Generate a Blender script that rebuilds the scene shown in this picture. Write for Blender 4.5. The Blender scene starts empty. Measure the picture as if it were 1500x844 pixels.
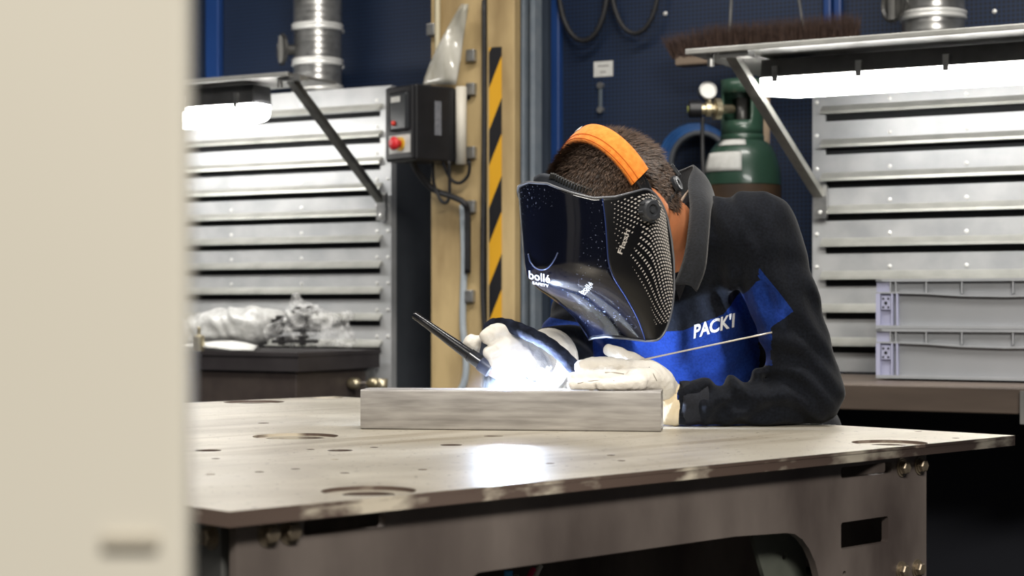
import bpy, bmesh, math, random
import numpy as np
from mathutils import Vector, Matrix
from mathutils.bvhtree import BVHTree
random.seed(7); rng = np.random.default_rng(7)
SC = bpy.context.scene
COL = SC.collection
# ---------------------------------------------------------------- camera
FPX, HZ, CZ = 2600.0, 450.0, 1.081          # focal length in px of the 1500 px frame, horizon row, eye height
cam_d = bpy.data.cameras.new('camera'); cam = bpy.data.objects.new('camera', cam_d); COL.objects.link(cam)
cam.location = (0, 0, CZ); cam.rotation_euler = (math.pi/2, 0, 0)
cam_d.sensor_width = 36.0; cam_d.lens = 36.0*FPX/1500.0
cam_d.shift_y = (HZ-422.0)/1500.0
cam_d.clip_start = 0.05
cam_d.dof.use_dof = True; cam_d.dof.focus_distance = 2.66; cam_d.dof.aperture_fstop = 6.6; cam_d.dof.aperture_blades = 9
SC.camera = cam
# ---------------------------------------------------------------- world, hall lamps, exposure
SC.view_settings.view_transform = 'Standard'; SC.view_settings.look = 'None'
SC.view_settings.gamma = 1.0; SC.view_settings.use_curve_mapping = False
SC.view_settings.exposure = 0.55
w = bpy.data.worlds.new('hall_air'); SC.world = w; w.use_nodes = True
w.node_tree.nodes['Background'].inputs[0].default_value = (0.80, 0.88, 1.0, 1)
w.node_tree.nodes['Background'].inputs[1].default_value = 0.018
def area(name, loc, target, size, power, color):
    d = bpy.data.lights.new(name, 'AREA'); d.shape = 'RECTANGLE'; d.size = size[0]; d.size_y = size[1]
    d.energy = power; d.color = color
    o = bpy.data.objects.new(name, d); COL.objects.link(o); o.location = loc
    o.rotation_euler = (Vector(target)-Vector(loc)).to_track_quat('-Z', 'Y').to_euler()
    return o
area('hall_lamp', (0.9, -2.4, 3.9), (0.0, 1.4, 0.8), (2.4, 0.6), 200, (1.0, 0.95, 0.86))
area('hall_lamp', (0.5, 2.4, 4.6), (0.5, 2.6, 0), (2.4, 0.5), 95, (1.0, 0.96, 0.90))
area('hall_lamp', (-2.4, 3.0, 4.6), (-2.2, 3.2, 0), (2.4, 0.5), 60, (1.0, 0.95, 0.88))
try:
    SC.cycles.use_denoising = True
    SC.cycles.max_bounces = 8; SC.cycles.transparent_max_bounces = 12
    SC.cycles.sample_clamp_indirect = 6.0
except Exception:
    pass

# ================================================================ helpers
def V(*a): return Vector(a)
def P(x, y, Y):                              # a point of the place: row/column as surveyed, at its own distance Y
    return Vector(((x-750.0)*Y/FPX, Y, CZ-(y-HZ)*Y/FPX))
def px(p): return (750+FPX*p[0]/p[1], HZ-FPX*(p[2]-CZ)/p[1])
MATS = {}
def mat(name, c1, c2=None, rough=0.5, metal=0.0, scale=20.0, detail=4.0, bump=0.0, bscale=None, stretch=(1,1,1),
        lo=0.35, hi=0.65, coat=0.0, emit=None, estr=0.0, spec=0.5, sheen=0.0, rvar=0.0, trans=0.0, alpha=1.0):
    if name in MATS: return MATS[name]
    m = bpy.data.materials.new(name); m.use_nodes = True; MATS[name] = m
    nt = m.node_tree; b = nt.nodes['Principled BSDF']
    b.inputs['Roughness'].default_value = rough; b.inputs['Metallic'].default_value = metal
    b.inputs['Specular IOR Level'].default_value = spec
    b.inputs['Coat Weight'].default_value = coat; b.inputs['Coat Roughness'].default_value = 0.05
    b.inputs['Sheen Weight'].default_value = sheen
    b.inputs['Transmission Weight'].default_value = trans
    b.inputs['Alpha'].default_value = alpha
    if emit: b.inputs['Emission Color'].default_value = (*emit, 1); b.inputs['Emission Strength'].default_value = estr
    tc = nt.nodes.new('ShaderNodeTexCoord'); mp = nt.nodes.new('ShaderNodeMapping')
    mp.inputs['Scale'].default_value = stretch
    nt.links.new(tc.outputs['Object'], mp.inputs['Vector'])
    no = nt.nodes.new('ShaderNodeTexNoise'); no.inputs['Scale'].default_value = scale; no.inputs['Detail'].default_value = detail
    nt.links.new(mp.outputs['Vector'], no.inputs['Vector'])
    ra = nt.nodes.new('ShaderNodeValToRGB')
    ra.color_ramp.elements[0].position = lo; ra.color_ramp.elements[1].position = hi
    ra.color_ramp.elements[0].color = (*c1, 1); ra.color_ramp.elements[1].color = (*(c2 or c1), 1)
    nt.links.new(no.outputs['Fac'], ra.inputs['Fac']); nt.links.new(ra.outputs['Color'], b.inputs['Base Color'])
    if rvar:
        mr = nt.nodes.new('ShaderNodeMapRange'); mr.inputs['To Min'].default_value = rough-rvar; mr.inputs['To Max'].default_value = rough+rvar
        nt.links.new(no.outputs['Fac'], mr.inputs['Value']); nt.links.new(mr.outputs['Result'], b.inputs['Roughness'])
    if bump:
        n2 = nt.nodes.new('ShaderNodeTexNoise'); n2.inputs['Scale'].default_value = bscale or scale*4; n2.inputs['Detail'].default_value = 3
        nt.links.new(mp.outputs['Vector'], n2.inputs['Vector'])
        bp = nt.nodes.new('ShaderNodeBump'); bp.inputs['Strength'].default_value = bump; bp.inputs['Distance'].default_value = 0.002
        nt.links.new(n2.outputs['Fac'], bp.inputs['Height']); nt.links.new(bp.outputs['Normal'], b.inputs['Normal'])
    return m
def hexc(r, g, b):
    f = lambda v: (v/255/12.92) if v/255 <= 0.04045 else ((v/255+0.055)/1.055)**2.4
    return (f(r), f(g), f(b))

def link(name, me, m=None, parent=None, smooth=False):
    o = bpy.data.objects.new(name, me); COL.objects.link(o)
    if m is not None and len(me.materials) == 0: me.materials.append(m)
    if parent is not None: o.parent = parent
    if smooth: me.polygons.foreach_set('use_smooth', [True]*len(me.polygons))
    return o
def tag(o, label, cat, group=None, kind=None):
    if label: o['label'] = label
    if cat: o['category'] = cat
    if group: o['group'] = group
    if kind: o['kind'] = kind
    return o
def thing(name, loc, label, cat, group=None, rot=None):
    o = bpy.data.objects.new(name, None); COL.objects.link(o); o.location = loc; o.empty_display_size = 0.05
    if rot is not None: o.rotation_euler = rot
    return tag(o, label, cat, group)
def keep(o, parent):
    """parent o without moving it: its mesh is given in place coordinates"""
    M = parent_matrix(parent)
    o.parent = parent; o.matrix_parent_inverse = M.inverted()
    return o
def parent_matrix(p):
    M = Matrix.LocRotScale(p.location, p.rotation_euler.to_quaternion(), p.scale)
    q = p.parent
    if q is not None: M = parent_matrix(q) @ p.matrix_parent_inverse @ M
    return M
class MB:
    """collects simple shapes into one mesh"""
    def __init__(s): s.bm = bmesh.new()
    def box(s, lo, hi, M=None):
        (x0,y0,z0),(x1,y1,z1) = lo, hi
        vs = [s.bm.verts.new(M @ Vector(c) if M else c) for c in
              [(x0,y0,z0),(x1,y0,z0),(x1,y1,z0),(x0,y1,z0),(x0,y0,z1),(x1,y0,z1),(x1,y1,z1),(x0,y1,z1)]]
        for f in [(0,3,2,1),(4,5,6,7),(0,1,5,4),(1,2,6,5),(2,3,7,6),(3,0,4,7)]: s.bm.faces.new([vs[i] for i in f])
        return s
    def tube(s, pts, rad, n=12, caps=True):
        pts = [Vector(p) for p in pts]; k = len(pts)
        if not hasattr(rad, '__len__'): rad = [rad]*k
        rings = []; up = None
        for i in range(k):
            d = (pts[min(i+1,k-1)]-pts[max(i-1,0)]).normalized()
            if up is None: up = d.orthogonal().normalized()
            up = (up-d*up.dot(d)).normalized(); sd = d.cross(up)
            rings.append([s.bm.verts.new(pts[i]+(up*math.cos(a)+sd*math.sin(a))*rad[i]) for a in [2*math.pi*j/n for j in range(n)]])
        for a, b in zip(rings, rings[1:]):
            for j in range(n): s.bm.faces.new([a[j], a[(j+1)%n], b[(j+1)%n], b[j]])
        if caps:
            s.bm.faces.new(rings[0][::-1]); s.bm.faces.new(rings[-1])
        return s
    def lathe(s, prof, n=24, M=None):
        """prof: (radius, height) list turned about local Z"""
        rings = []
        for r, z in prof:
            if r < 1e-6:
                v = s.bm.verts.new(M @ V(0,0,z) if M else (0,0,z)); rings.append([v]); continue
            rings.append([s.bm.verts.new((M @ V(r*math.cos(2*math.pi*j/n), r*math.sin(2*math.pi*j/n), z)) if M else (r*math.cos(2*math.pi*j/n), r*math.sin(2*math.pi*j/n), z)) for j in range(n)])
        for a, b in zip(rings, rings[1:]):
            for j in range(n):
                if len(a) == 1 and len(b) == 1: continue
                if len(a) == 1: s.bm.faces.new([a[0], b[(j+1)%n], b[j]])
                elif len(b) == 1: s.bm.faces.new([a[j], a[(j+1)%n], b[0]])
                else: s.bm.faces.new([a[j], a[(j+1)%n], b[(j+1)%n], b[j]])
        return s
    def prism(s, poly, vec):
        vec = Vector(vec); a = [s.bm.verts.new(p) for p in poly]; b = [s.bm.verts.new(Vector(p)+vec) for p in poly]
        s.bm.faces.new(a[::-1]); s.bm.faces.new(b); n = len(a)
        for i in range(n): s.bm.faces.new([a[i], a[(i+1)%n], b[(i+1)%n], b[i]])
        return s
    def grid(s, rows, closed=False):
        R = [[s.bm.verts.new(p) for p in r] for r in rows]
        for a, b in zip(R, R[1:]):
            n = len(a)
            for j in range(n if closed else n-1): s.bm.faces.new([a[j], a[(j+1)%n], b[(j+1)%n], b[j]])
        return s
    def bevel(s, w, seg=2):
        bmesh.ops.bevel(s.bm, geom=s.bm.edges[:]+s.bm.verts[:], offset=w, segments=seg, profile=0.5, affect='EDGES'); return s
    def mesh(s, name, smooth=False):
        bmesh.ops.recalc_face_normals(s.bm, faces=s.bm.faces[:])
        me = bpy.data.meshes.new(name); s.bm.to_mesh(me); s.bm.free()
        if smooth: me.polygons.foreach_set('use_smooth', [True]*len(me.polygons))
        return me
    def build(s, name, m, parent=None, smooth=False, place=False):
        o = link(name, s.mesh(name, smooth), m)
        if parent is not None:
            if place: keep(o, parent)
            else: o.parent = parent
        return o
def set_smooth_angle(o, deg=35):
    me = o.data
    me.polygons.foreach_set('use_smooth', [True]*len(me.polygons))
    bm = bmesh.new(); bm.from_mesh(me)
    for e in bm.edges:
        if len(e.link_faces) == 2 and e.calc_face_angle(0) > math.radians(deg): e.smooth = False
    bm.to_mesh(me); bm.free(); return o
def sheet(name, outer, holes, thick):
    """flat plate in XY with real holes, z from 0 to thick"""
    cu = bpy.data.curves.new(name, 'CURVE'); cu.dimensions = '2D'; cu.fill_mode = 'BOTH'; cu.extrude = thick/2
    for poly in [outer]+holes:
        sp = cu.splines.new('POLY'); sp.points.add(len(poly)-1)
        for p, q in zip(sp.points, poly): p.co = (q[0], q[1], 0, 1)
        sp.use_cyclic_u = True
    o = bpy.data.objects.new(name, cu); COL.objects.link(o)
    me = bpy.data.meshes.new_from_object(o.evaluated_get(bpy.context.evaluated_depsgraph_get()))
    bpy.data.objects.remove(o); bpy.data.curves.remove(cu)
    me.transform(Matrix.Translation((0, 0, thick/2))); me.name = name
    return me
def circ(x, y, r, n=28): return [(x+r*math.cos(2*math.pi*i/n), y+r*math.sin(2*math.pi*i/n)) for i in range(n)]
def rrect(x0, y0, x1, y1, r, n=5):
    out = []
    for cx, cy, a0 in [(x1-r,y1-r,0),(x0+r,y1-r,90),(x0+r,y0+r,180),(x1-r,y0+r,270)]:
        for i in range(n+1):
            a = math.radians(a0+90*i/n); out.append((cx+r*math.cos(a), cy+r*math.sin(a)))
    return out
def text_mesh(txt, name='lettering', bold=0.0):
    """letters as a flat mesh, x right, y up, cap height about 0.7"""
    cu = bpy.data.curves.new(name, 'FONT'); cu.body = txt; cu.resolution_u = 3; cu.offset = bold
    o = bpy.data.objects.new(name, cu); COL.objects.link(o)
    me = bpy.data.meshes.new_from_object(o.evaluated_get(bpy.context.evaluated_depsgraph_get()))
    bpy.data.objects.remove(o); bpy.data.curves.remove(cu); me.name = name
    return me
def smooth_path(pts, n=8):
    """Catmull-Rom through the points"""
    pts = [Vector(p) for p in pts]; out = []
    for i in range(len(pts)-1):
        p0, p1, p2, p3 = pts[max(i-1,0)], pts[i], pts[i+1], pts[min(i+2,len(pts)-1)]
        for k in range(n):
            t = k/n
            out.append(0.5*((2*p1)+(p2-p0)*t+(2*p0-5*p1+4*p2-p3)*t*t+(3*p1-p0-3*p2+p3)*t**3))
    out.append(pts[-1]); return out

# ---------------------------------------------------------------- distance-field modelling (for cloth, gloves, skin)
def cone_d(G, a, b, ra, rb):
    a = np.array(a, np.float32); b = np.array(b, np.float32); d = b-a; L2 = float(d@d)+1e-12
    X, Y, Z = G[0]-a[0], G[1]-a[1], G[2]-a[2]
    h = np.clip((X*d[0]+Y*d[1]+Z*d[2])/L2, 0, 1)
    return np.sqrt((X-h*d[0])**2+(Y-h*d[1])**2+(Z-h*d[2])**2)-(ra+(rb-ra)*h)
def ell_d(G, c, axes, rad):
    q = 0; r = 0
    for ax, s in zip(axes, rad):
        t = ((G[0]-c[0])*ax[0]+(G[1]-c[1])*ax[1]+(G[2]-c[2])*ax[2])
        q = q+(t/s)**2; r = r+(t/s/s)**2
    q = np.sqrt(q); r = np.sqrt(r)+1e-9
    return q*(q-1)/r
def smin(a, b, k):
    h = np.clip(0.5+0.5*(b-a)/k, 0, 1)
    return b+(a-b)*h-k*h*(1-h)
class Field:
    def __init__(s, lo, hi, vox):
        s.lo = np.array(lo, np.float32); s.v = vox
        ax = [np.arange(lo[i], hi[i]+vox, vox, dtype=np.float32) for i in range(3)]
        s.G = np.meshgrid(*ax, indexing='ij'); s.D = np.full(s.G[0].shape, 1.0, np.float32)
    def add(s, d, k=0.02): s.D = smin(s.D, d, k).astype(np.float32); return s
    def chain(s, pts, rad, k=0.02, inner=None):
        d = None
        for (a, b, ra, rb) in zip(pts, pts[1:], rad, rad[1:]):
            c = cone_d(s.G, a, b, ra, rb); d = c if d is None else np.minimum(d, c)
        return s.add(d, k)
    def cut(s, d): s.D = np.maximum(s.D, -d); return s
    def mesh(s, name, iters=1):
        D = s.D; D[0]=D[-1]=1; D[:,0]=D[:,-1]=1; D[:,:,0]=D[:,:,-1]=1
        neg = D < 0; nx, ny, nz = D.shape
        c = [(i,j,k) for i in (0,1) for j in (0,1) for k in (0,1)]
        cnt = sum(neg[i:nx-1+i, j:ny-1+j, k:nz-1+k].astype(np.int8) for i,j,k in c)
        cells = np.argwhere((cnt > 0) & (cnt < 8))
        idx = np.full((nx-1, ny-1, nz-1), -1, np.int64); idx[tuple(cells.T)] = np.arange(len(cells))
        acc = np.zeros((len(cells), 3)); num = np.zeros(len(cells))
        for p in c:
            for axis in range(3):
                if p[axis]: continue
                q = list(p); q[axis] = 1
                a = D[tuple((cells+p).T)]; b = D[tuple((cells+q).T)]
                m = (a < 0) != (b < 0)
                t = np.where(m, a/np.where(a == b, 1, a-b), 0)
                pos = np.array(p, float)[None]+np.zeros((len(cells), 3)); pos[:, axis] += t
                acc[m] += pos[m]; num[m] += 1
        vert = s.lo+(cells+acc/num[:, None])*s.v
        quads = []
        for axis in range(3):
            u, w_ = (axis+1)%3, (axis+2)%3
            n = [slice(None)]*3; n2 = [slice(None)]*3; n[axis] = slice(0,-1); n2[axis] = slice(1,None)
            A = neg[tuple(n)]; B = neg[tuple(n2)]
            for flip, M in ((False, A & ~B), (True, ~A & B)):
                e = np.argwhere(M)
                ok = (e[:, u] > 0) & (e[:, w_] > 0); e = e[ok]
                def cell(du, dw):
                    q = e.copy(); q[:, u] -= du; q[:, w_] -= dw; return idx[tuple(q.T)]
                f = np.stack([cell(1,1), cell(0,1), cell(0,0), cell(1,0)], 1)
                quads.append(f[:, ::-1] if flip else f)
        quads = np.concatenate(quads); quads = quads[(quads >= 0).all(1)]
        # a little smoothing on the quad edges
        for _ in range(iters):
            S = np.zeros_like(vert); N = np.zeros(len(vert))
            for i in range(4):
                a, b = quads[:, i], quads[:, (i+1)%4]
                np.add.at(S, a, vert[b]); np.add.at(N, a, 1); np.add.at(S, b, vert[a]); np.add.at(N, b, 1)
            vert = 0.5*vert+0.5*S/N[:, None]
        me = bpy.data.meshes.new(name); me.from_pydata(vert.tolist(), [], quads.tolist()); me.update()
        me.polygons.foreach_set('use_smooth', [True]*len(me.polygons))
        return me
# ================================================================ the place: one straight wall line, 29 degrees to the view
WA = math.radians(-29.0)
EW = V(math.cos(WA), math.sin(WA), 0); NB = V(-math.sin(WA), math.cos(WA), 0)
O0 = V(0.7785, 4.6, 0)
WROT = (0, 0, WA)
def W(t, d, z=0.0): return O0+EW*t+NB*d+V(0, 0, z)
def t_at(xp, d):
    k = (xp-750)/FPX
    return (k*(O0.y+d*NB.y)-O0.x-d*NB.x)/(EW.x-k*EW.y)
def wz(xp, yp, d):
    p = W(t_at(xp, d), d); return CZ-(yp-HZ)*p.y/FPX
DW = 0.58                                    # how far the blue wall stands behind the right cabinet's face
# ---- materials of the place
m_floor = mat('floor_concrete', hexc(30,30,33), hexc(46,45,45), rough=0.75, scale=3, bump=0.2)
m_steel = mat('zinc_sheet', hexc(162,164,166), hexc(184,185,186), rough=0.42, metal=0.35, scale=9, stretch=(1,1,1), detail=6, rvar=0.06)
m_steel_l = mat('white_zinc_sheet', hexc(168,170,172), hexc(188,189,190), rough=0.42, metal=0.2, scale=9, detail=6, rvar=0.06)
m_lip = mat('zinc_lip', hexc(168,168,162), hexc(186,186,180), rough=0.38, metal=0.45, scale=14)
m_dark = mat('dark_inside', hexc(14,15,18), rough=0.9)
m_side = mat('grey_side_sheet', hexc(66,70,76), hexc(78,82,88), rough=0.55, metal=0.2, scale=6)
m_black = mat('black_plastic', hexc(20,20,23), hexc(26,26,29), rough=0.42, scale=30)
m_dkmetal = mat('dark_metal', hexc(70,70,70), hexc(96,95,92), rough=0.4, metal=0.6, scale=25)
m_galv = mat('galvanised', hexc(150,150,150), hexc(188,188,186), rough=0.3, metal=0.8, scale=22, detail=8, rvar=0.08)
m_rivet = mat('bright_rivet', hexc(225,225,222), rough=0.3, metal=0.3)
m_white = mat('white_plastic', hexc(225,225,220), rough=0.5)
m_paper = mat('white_paper', hexc(214,214,210), hexc(200,200,196), rough=0.7, scale=40)
m_canopy = mat('canopy_metal', hexc(120,120,118), hexc(142,141,138), rough=0.45, metal=0.5, scale=12)
def perforated():
    m = bpy.data.materials.new('blue_perforated_sheet'); m.use_nodes = True; nt = m.node_tree; b = nt.nodes['Principled BSDF']
    b.inputs['Roughness'].default_value = 0.55
    tc = nt.nodes.new('ShaderNodeTexCoord'); sx = nt.nodes.new('ShaderNodeSeparateXYZ'); nt.links.new(tc.outputs['Object'], sx.inputs[0])
    def math_(op, a, bb=None):
        n = nt.nodes.new('ShaderNodeMath'); n.operation = op
        for i, q in enumerate((a, bb)):
            if q is None: continue
            if isinstance(q, (int, float)): n.inputs[i].default_value = q
            else: nt.links.new(q, n.inputs[i])
        return n.outputs[0]
    def cell(s):
        return math_('SUBTRACT', math_('FRACT', math_('MULTIPLY', s, 78.0)), 0.5)
    cx, cz = cell(sx.outputs[0]), cell(sx.outputs[2])
    r2 = math_('ADD', math_('MULTIPLY', cx, cx), math_('MULTIPLY', cz, cz))
    hole = math_('LESS_THAN', r2, 0.10)
    no = nt.nodes.new('ShaderNodeTexNoise'); no.inputs['Scale'].default_value = 2.5; nt.links.new(tc.outputs['Object'], no.inputs['Vector'])
    ra = nt.nodes.new('ShaderNodeValToRGB'); ra.color_ramp.elements[0].color = (*hexc(13,32,60), 1); ra.color_ramp.elements[1].color = (*hexc(17,39,70), 1)
    nt.links.new(no.outputs['Fac'], ra.inputs['Fac'])
    mx = nt.nodes.new('ShaderNodeMix'); mx.data_type = 'RGBA'
    nt.links.new(hole, mx.inputs['Factor']); nt.links.new(ra.outputs['Color'], mx.inputs['A']); mx.inputs['B'].default_value = (*hexc(5,10,22), 1)
    nt.links.new(mx.outputs['Result'], b.inputs['Base Color'])
    return m
m_blue = perforated()
m_bluepost = mat('blue_post_paint', hexc(22,56,112), hexc(27,62,120), rough=0.45, scale=5)
# ---- floor and wall
o = MB().box((-6, -2, -0.1), (6, 9, 0)).build('floor', m_floor); o['kind'] = 'structure'
wl = MB().box((-4.5, DW, 0), (3.5, DW+0.06, 3.4)).build('wall_back', m_blue); wl.location = O0; wl.rotation_euler = WROT; wl['kind'] = 'structure'
k = 1
for xa, xb, dd in ((803, 819, 0.03), (1205, 1217, 0.03), (1220, 1232, 0.03), (300, 320, 0.03)):
    ta, tb = t_at(xa, DW-dd), t_at(xb, DW-dd)
    q = MB().box((ta, DW-dd, 0), (tb, DW, 3.4)).bevel(0.006).build('trim_%d' % k, m_bluepost); q.location = O0; q.rotation_euler = WROT
    q['kind'] = 'structure'; k += 1
sm = MB().lathe([(0, 0.0), (0.007, 0.001), (0.006, 0.004), (0, 0.006)], 10).mesh('wall_screw')
for (xp, yp) in ((502, 46), (318, 105), (502, 98), (1457, 17), (1140, 262), (975, 20)):
    s_ = link('wall_screw', sm, m_rivet, wl); s_.location = (t_at(xp, DW), DW, wz(xp, yp, DW)); s_.rotation_euler = (math.pi/2, 0, 0)

# ---- louvred extraction cabinets
rivet_me = MB().lathe([(0, 0.0), (0.0055, 0.0), (0.005, 0.003), (0, 0.0045)], 10).mesh('rivet')
def louvred_cabinet(name, label, t0, t1, dface, depth, ztop, zrows, side_mat, sheet_mat, margin, rivet_t, zbot):
    root = thing(name, W((t0+t1)/2, dface, zbot), label, 'cabinet', rot=WROT)
    hw = (t1-t0)/2; H = ztop-zbot
    MB().box((-hw+0.004, 0.02, 0), (hw-0.004, depth, H)).build('body', side_mat, root)
    MB().box((-hw+0.02, 0.010, 0.01), (hw-0.02, 0.0195, H-0.01)).build('interior_shade', m_dark, root)  # near-black sheet painted in for the shade inside the hollow body
    # face sheet with open slots between its bands
    f = MB(); zs = [r-zbot for r in zrows]
    f.box((-hw, 0, 0), (-hw+margin, 0.008, H)).box((hw-margin, 0, 0), (hw, 0.008, H))
    edges = [0]+[q for z in sorted(zs) for q in (z-0.021, z-0.003)]+[H]
    for a, b in zip(edges[0::2], edges[1::2]):
        if b > a: f.box((-hw+margin, 0, a), (hw-margin, 0.008, b))
    f.box((-hw, 0.008, 0), (-hw+0.004, 0.03, H)).box((hw-0.004, 0.008, 0), (hw, 0.03, H))
    f.build('face_sheet', sheet_mat, root)
    w_ = hw-margin+0.008
    prof = [(0.001, 0.020), (-0.003, 0.018), (-0.020, 0.004), (-0.021, -0.003), (-0.018, -0.003), (-0.016, 0.002), (0.001, 0.010)]
    lm = MB().prism([(-w_, y, z) for y, z in prof], (2*w_, 0, 0)).mesh('louvre')
    for z in zs:
        l = link('louvre', lm, m_lip, root); l.location = (0, 0, z)
        for rt in rivet_t:
            r = link('rivet', rivet_me, m_rivet, root); r.location = (rt-(t0+t1)/2, 0, z+0.030); r.rotation_euler = (math.pi/2, 0, 0)
    return root
zr = [wz(1215, y, 0) for y in (166, 215, 264, 312, 360, 408, 456, 505)]
louvred_cabinet('louvred_cabinet', 'louvred zinc sheet cabinet behind the stacked grey crates', 0.0, 1.25, 0.0, DW-0.005, 1.745, zr, m_side, m_steel, 0.035, (0.012, 0.205, 0.40, 0.60), 0.915)
DL = 0.227; TL = t_at(573, DL)
zl = [wz(552, y, DL) for y in (161, 200, 239, 277, 315, 353, 391, 429, 468, 507)]
louvred_cabinet('louvred_cabinet', 'louvred pale zinc cabinet beside the beige column', TL-1.35, TL, DL, DW-DL-0.005, wz(560, 126, DL), zl, m_side, m_steel_l, 0.040, (TL-0.012, TL-0.052, TL-0.34, TL-0.62), 0.62)

# ---- ducts standing on the cabinets
def duct(label, xp, d, dia, z0, z1, bands, handle_z, group):
    t = t_at(xp, d); root = thing('ventilation_duct', W(t, d, z0), label, 'duct', group, rot=WROT)
    r = dia/2; prof = [(r, 0)]; zz = 0.0
    while zz < z1-z0-0.02:
        zz += 0.02; prof += [(r, zz-0.004), (r+0.0004, zz-0.002), (r, zz)]
    MB().lathe(prof, 40).build('pipe', m_galv, root, smooth=True)
    for b in bands:
        MB().lathe([(r, b-0.012), (r+0.006, b-0.010), (r+0.006, b-0.004), (r+0.003, b), (r+0.006, b+0.004), (r+0.006, b+0.010), (r, b+0.012)], 40).build('clamp_band', m_rivet, root, smooth=True)
    # damper wheel on the left flank
    M = Matrix.Translation((-r*0.72, -r*0.72, handle_z)) @ Matrix.Rotation(math.radians(-38), 4, 'Z') @ Matrix.Rotation(math.pi/2, 4, 'X')
    dm = MB(); dm.lathe([(0.0, 0), (0.018, 0), (0.018, 0.03), (0.048, 0.03), (0.052, 0.034), (0.052, 0.040), (0.046, 0.042), (0.040, 0.036), (0.0, 0.034)], 28, M)
    dm.build('damper_wheel', m_dkmetal, root)
    MB().box((-0.006, -0.044, 0.036), (0.006, 0.044, 0.048), M).build('grip_bar', m_canopy, root)
    return root
ztl = wz(560, 126, DL)
duct('galvanised ventilation duct with a round damper rising beside the beige column', 465, DL+0.165, 0.158, ztl, 3.0, (0.03, 0.115, 0.23), 0.155, 'ventilation ducts')
duct('galvanised ventilation duct with a round damper rising above the stacked grey crates', 1367, 0.22, 0.162, 1.745, 3.0, (0.03, 0.10, 0.22), 0.13, 'ventilation ducts')

# ---- lamp canopies
m_glow = mat('lamp_diffuser', (1,1,1), rough=0.4, emit=(1.0, 0.98, 0.94), estr=18.0)
m_fix = mat('lamp_housing', hexc(64,64,66), hexc(84,84,85), rough=0.5, scale=12)
def canopy(label_c, label_l, root_t, s, z, front, back, t_end_out, strut_bottom, lampd, lamp0, lamp1, lh, gl, group):
    """s: +1 runs to larger t from root_t, -1 to smaller"""
    root = thing('canopy', W(root_t, back, z), label_c, 'canopy', rot=WROT)
    dep = front-back                                     # negative: towards the camera
    x0, x1 = (-t_end_out, 1.15) if s > 0 else (-1.15, t_end_out)
    MB().box((x0, dep, 0), (x1, -0.002 if s > 0 else dep+0.24, 0.008)).build('plate', m_canopy, root)
    if s < 0: MB().box((-1.0, dep+0.2, -0.02), (-0.96, -0.0015, -0.0005)).build('rear_arm', m_canopy, root)
    MB().box((x0, dep-0.004, -0.003), (x1, dep+0.010, 0.010)).bevel(0.002).build('front_edge', mat('edge_trim', hexc(186,186,182), hexc(170,170,166), rough=0.4, metal=0.4), root)
    a, b = V(0, dep+0.03, -0.012), V(strut_bottom[0], -0.012, strut_bottom[1]-z)
    st = MB(); d = (b-a).normalized(); sd = V(1,0,0)
    n = d.cross(sd).normalized()
    for p_, q_, wv, tv in ((a, b, 0.013, 0.002),):
        ring = [p_+sd*wv+n*tv, p_-sd*wv+n*tv, p_-sd*wv-n*tv, p_+sd*wv-n*tv]; st.prism(ring, q_-p_)
    st.prism([a+sd*0.013-n*0.002, a+sd*0.010-n*0.002, a+sd*0.010-n*0.016, a+sd*0.013-n*0.016], b-a)
    st.build('strut', mat('strut_steel', hexc(150,150,144), hexc(172,171,164), rough=0.45, metal=0.5) if s > 0 else m_dkmetal, root)
    MB().box((-0.02, dep+0.01, -0.014), (0.05, dep+0.05, -0.0005)).build('strut_bracket', m_galv, root)
    MB().box((strut_bottom[0]-0.012, -0.012, strut_bottom[1]-z-0.05), (strut_bottom[0]+0.022, -0.0235, strut_bottom[1]-z+0.035)).build('wall_bracket', m_galv, root)
    for q in (0.02, -0.035): 
        r = link('rivet', rivet_me, m_rivet, root); r.location = (strut_bottom[0]+0.005, -0.024, strut_bottom[1]-z+q); r.rotation_euler = (math.pi/2,0,0)
    MB().tube([(x0+0.05 if s > 0 else x1-0.05, dep+0.03, -0.001), (x0+0.05 if s > 0 else x1-0.05, dep+0.03, -0.03)], 0.008).build('bolt', m_galv, root)
    lr = thing('strip_lamp', W(root_t+(lamp0+lamp1)/2, back+dep*lampd, z-lh-0.008), label_l, 'lamp', group, rot=WROT)
    L = abs(lamp1-lamp0)/2; hb = lh*0.52
    MB().prism([(-L, -0.048, hb), (-L, 0.048, hb), (-L, 0.040, lh), (-L, -0.040, lh)], (2*L, 0, 0)).build('housing', m_fix, lr)
    n_ = 14; rows = []
    for i in range(n_+1):
        x = -L*1.01+2*L*1.01*i/n_; e = 1.0 if 0 < i < n_ else 0.82
        rows.append([(x, 0.043*e*math.cos(q)*1.0, hb-(hb*e)*abs(math.sin(q))**0.6) for q in [math.pi*j/10 for j in range(11)]])
    g = MB().grid(rows)
    for row in (rows[0], rows[-1]): g.bm.faces.new([g.bm.verts.new(p) for p in row])
    g.build('diffuser', gl, lr, smooth=True)
    for cxp in np.arange(-L+0.03, L, 0.2):
        MB().box((cxp, -0.053, hb-0.012), (cxp+0.014, -0.044, lh*0.8)).build('clip', m_galv, lr)
    return root
zc = 1.667
canopy('grey metal canopy on a diagonal strut over the stacked grey crates', 'lit white strip lamp under the canopy above the stacked grey crates', 0.012, 1, zc, -0.62, 0.0, 0.10,
       (0.012, wz(1203, 292, 0)), 0.72, 0.035, 1.08, 0.088, m_glow, 'strip lamps')
zc2 = 1.741
canopy('dark metal canopy on a thin diagonal strut over the bench with plastic bags', 'lit white strip lamp under the canopy above the plastic bags', TL-0.028, -1, zc2, DL-0.52, DL, 0.015,
       (0.0, wz(556, 300, DL)), 0.80, -0.155, -1.05, 0.115, m_glow, 'strip lamps')

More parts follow.
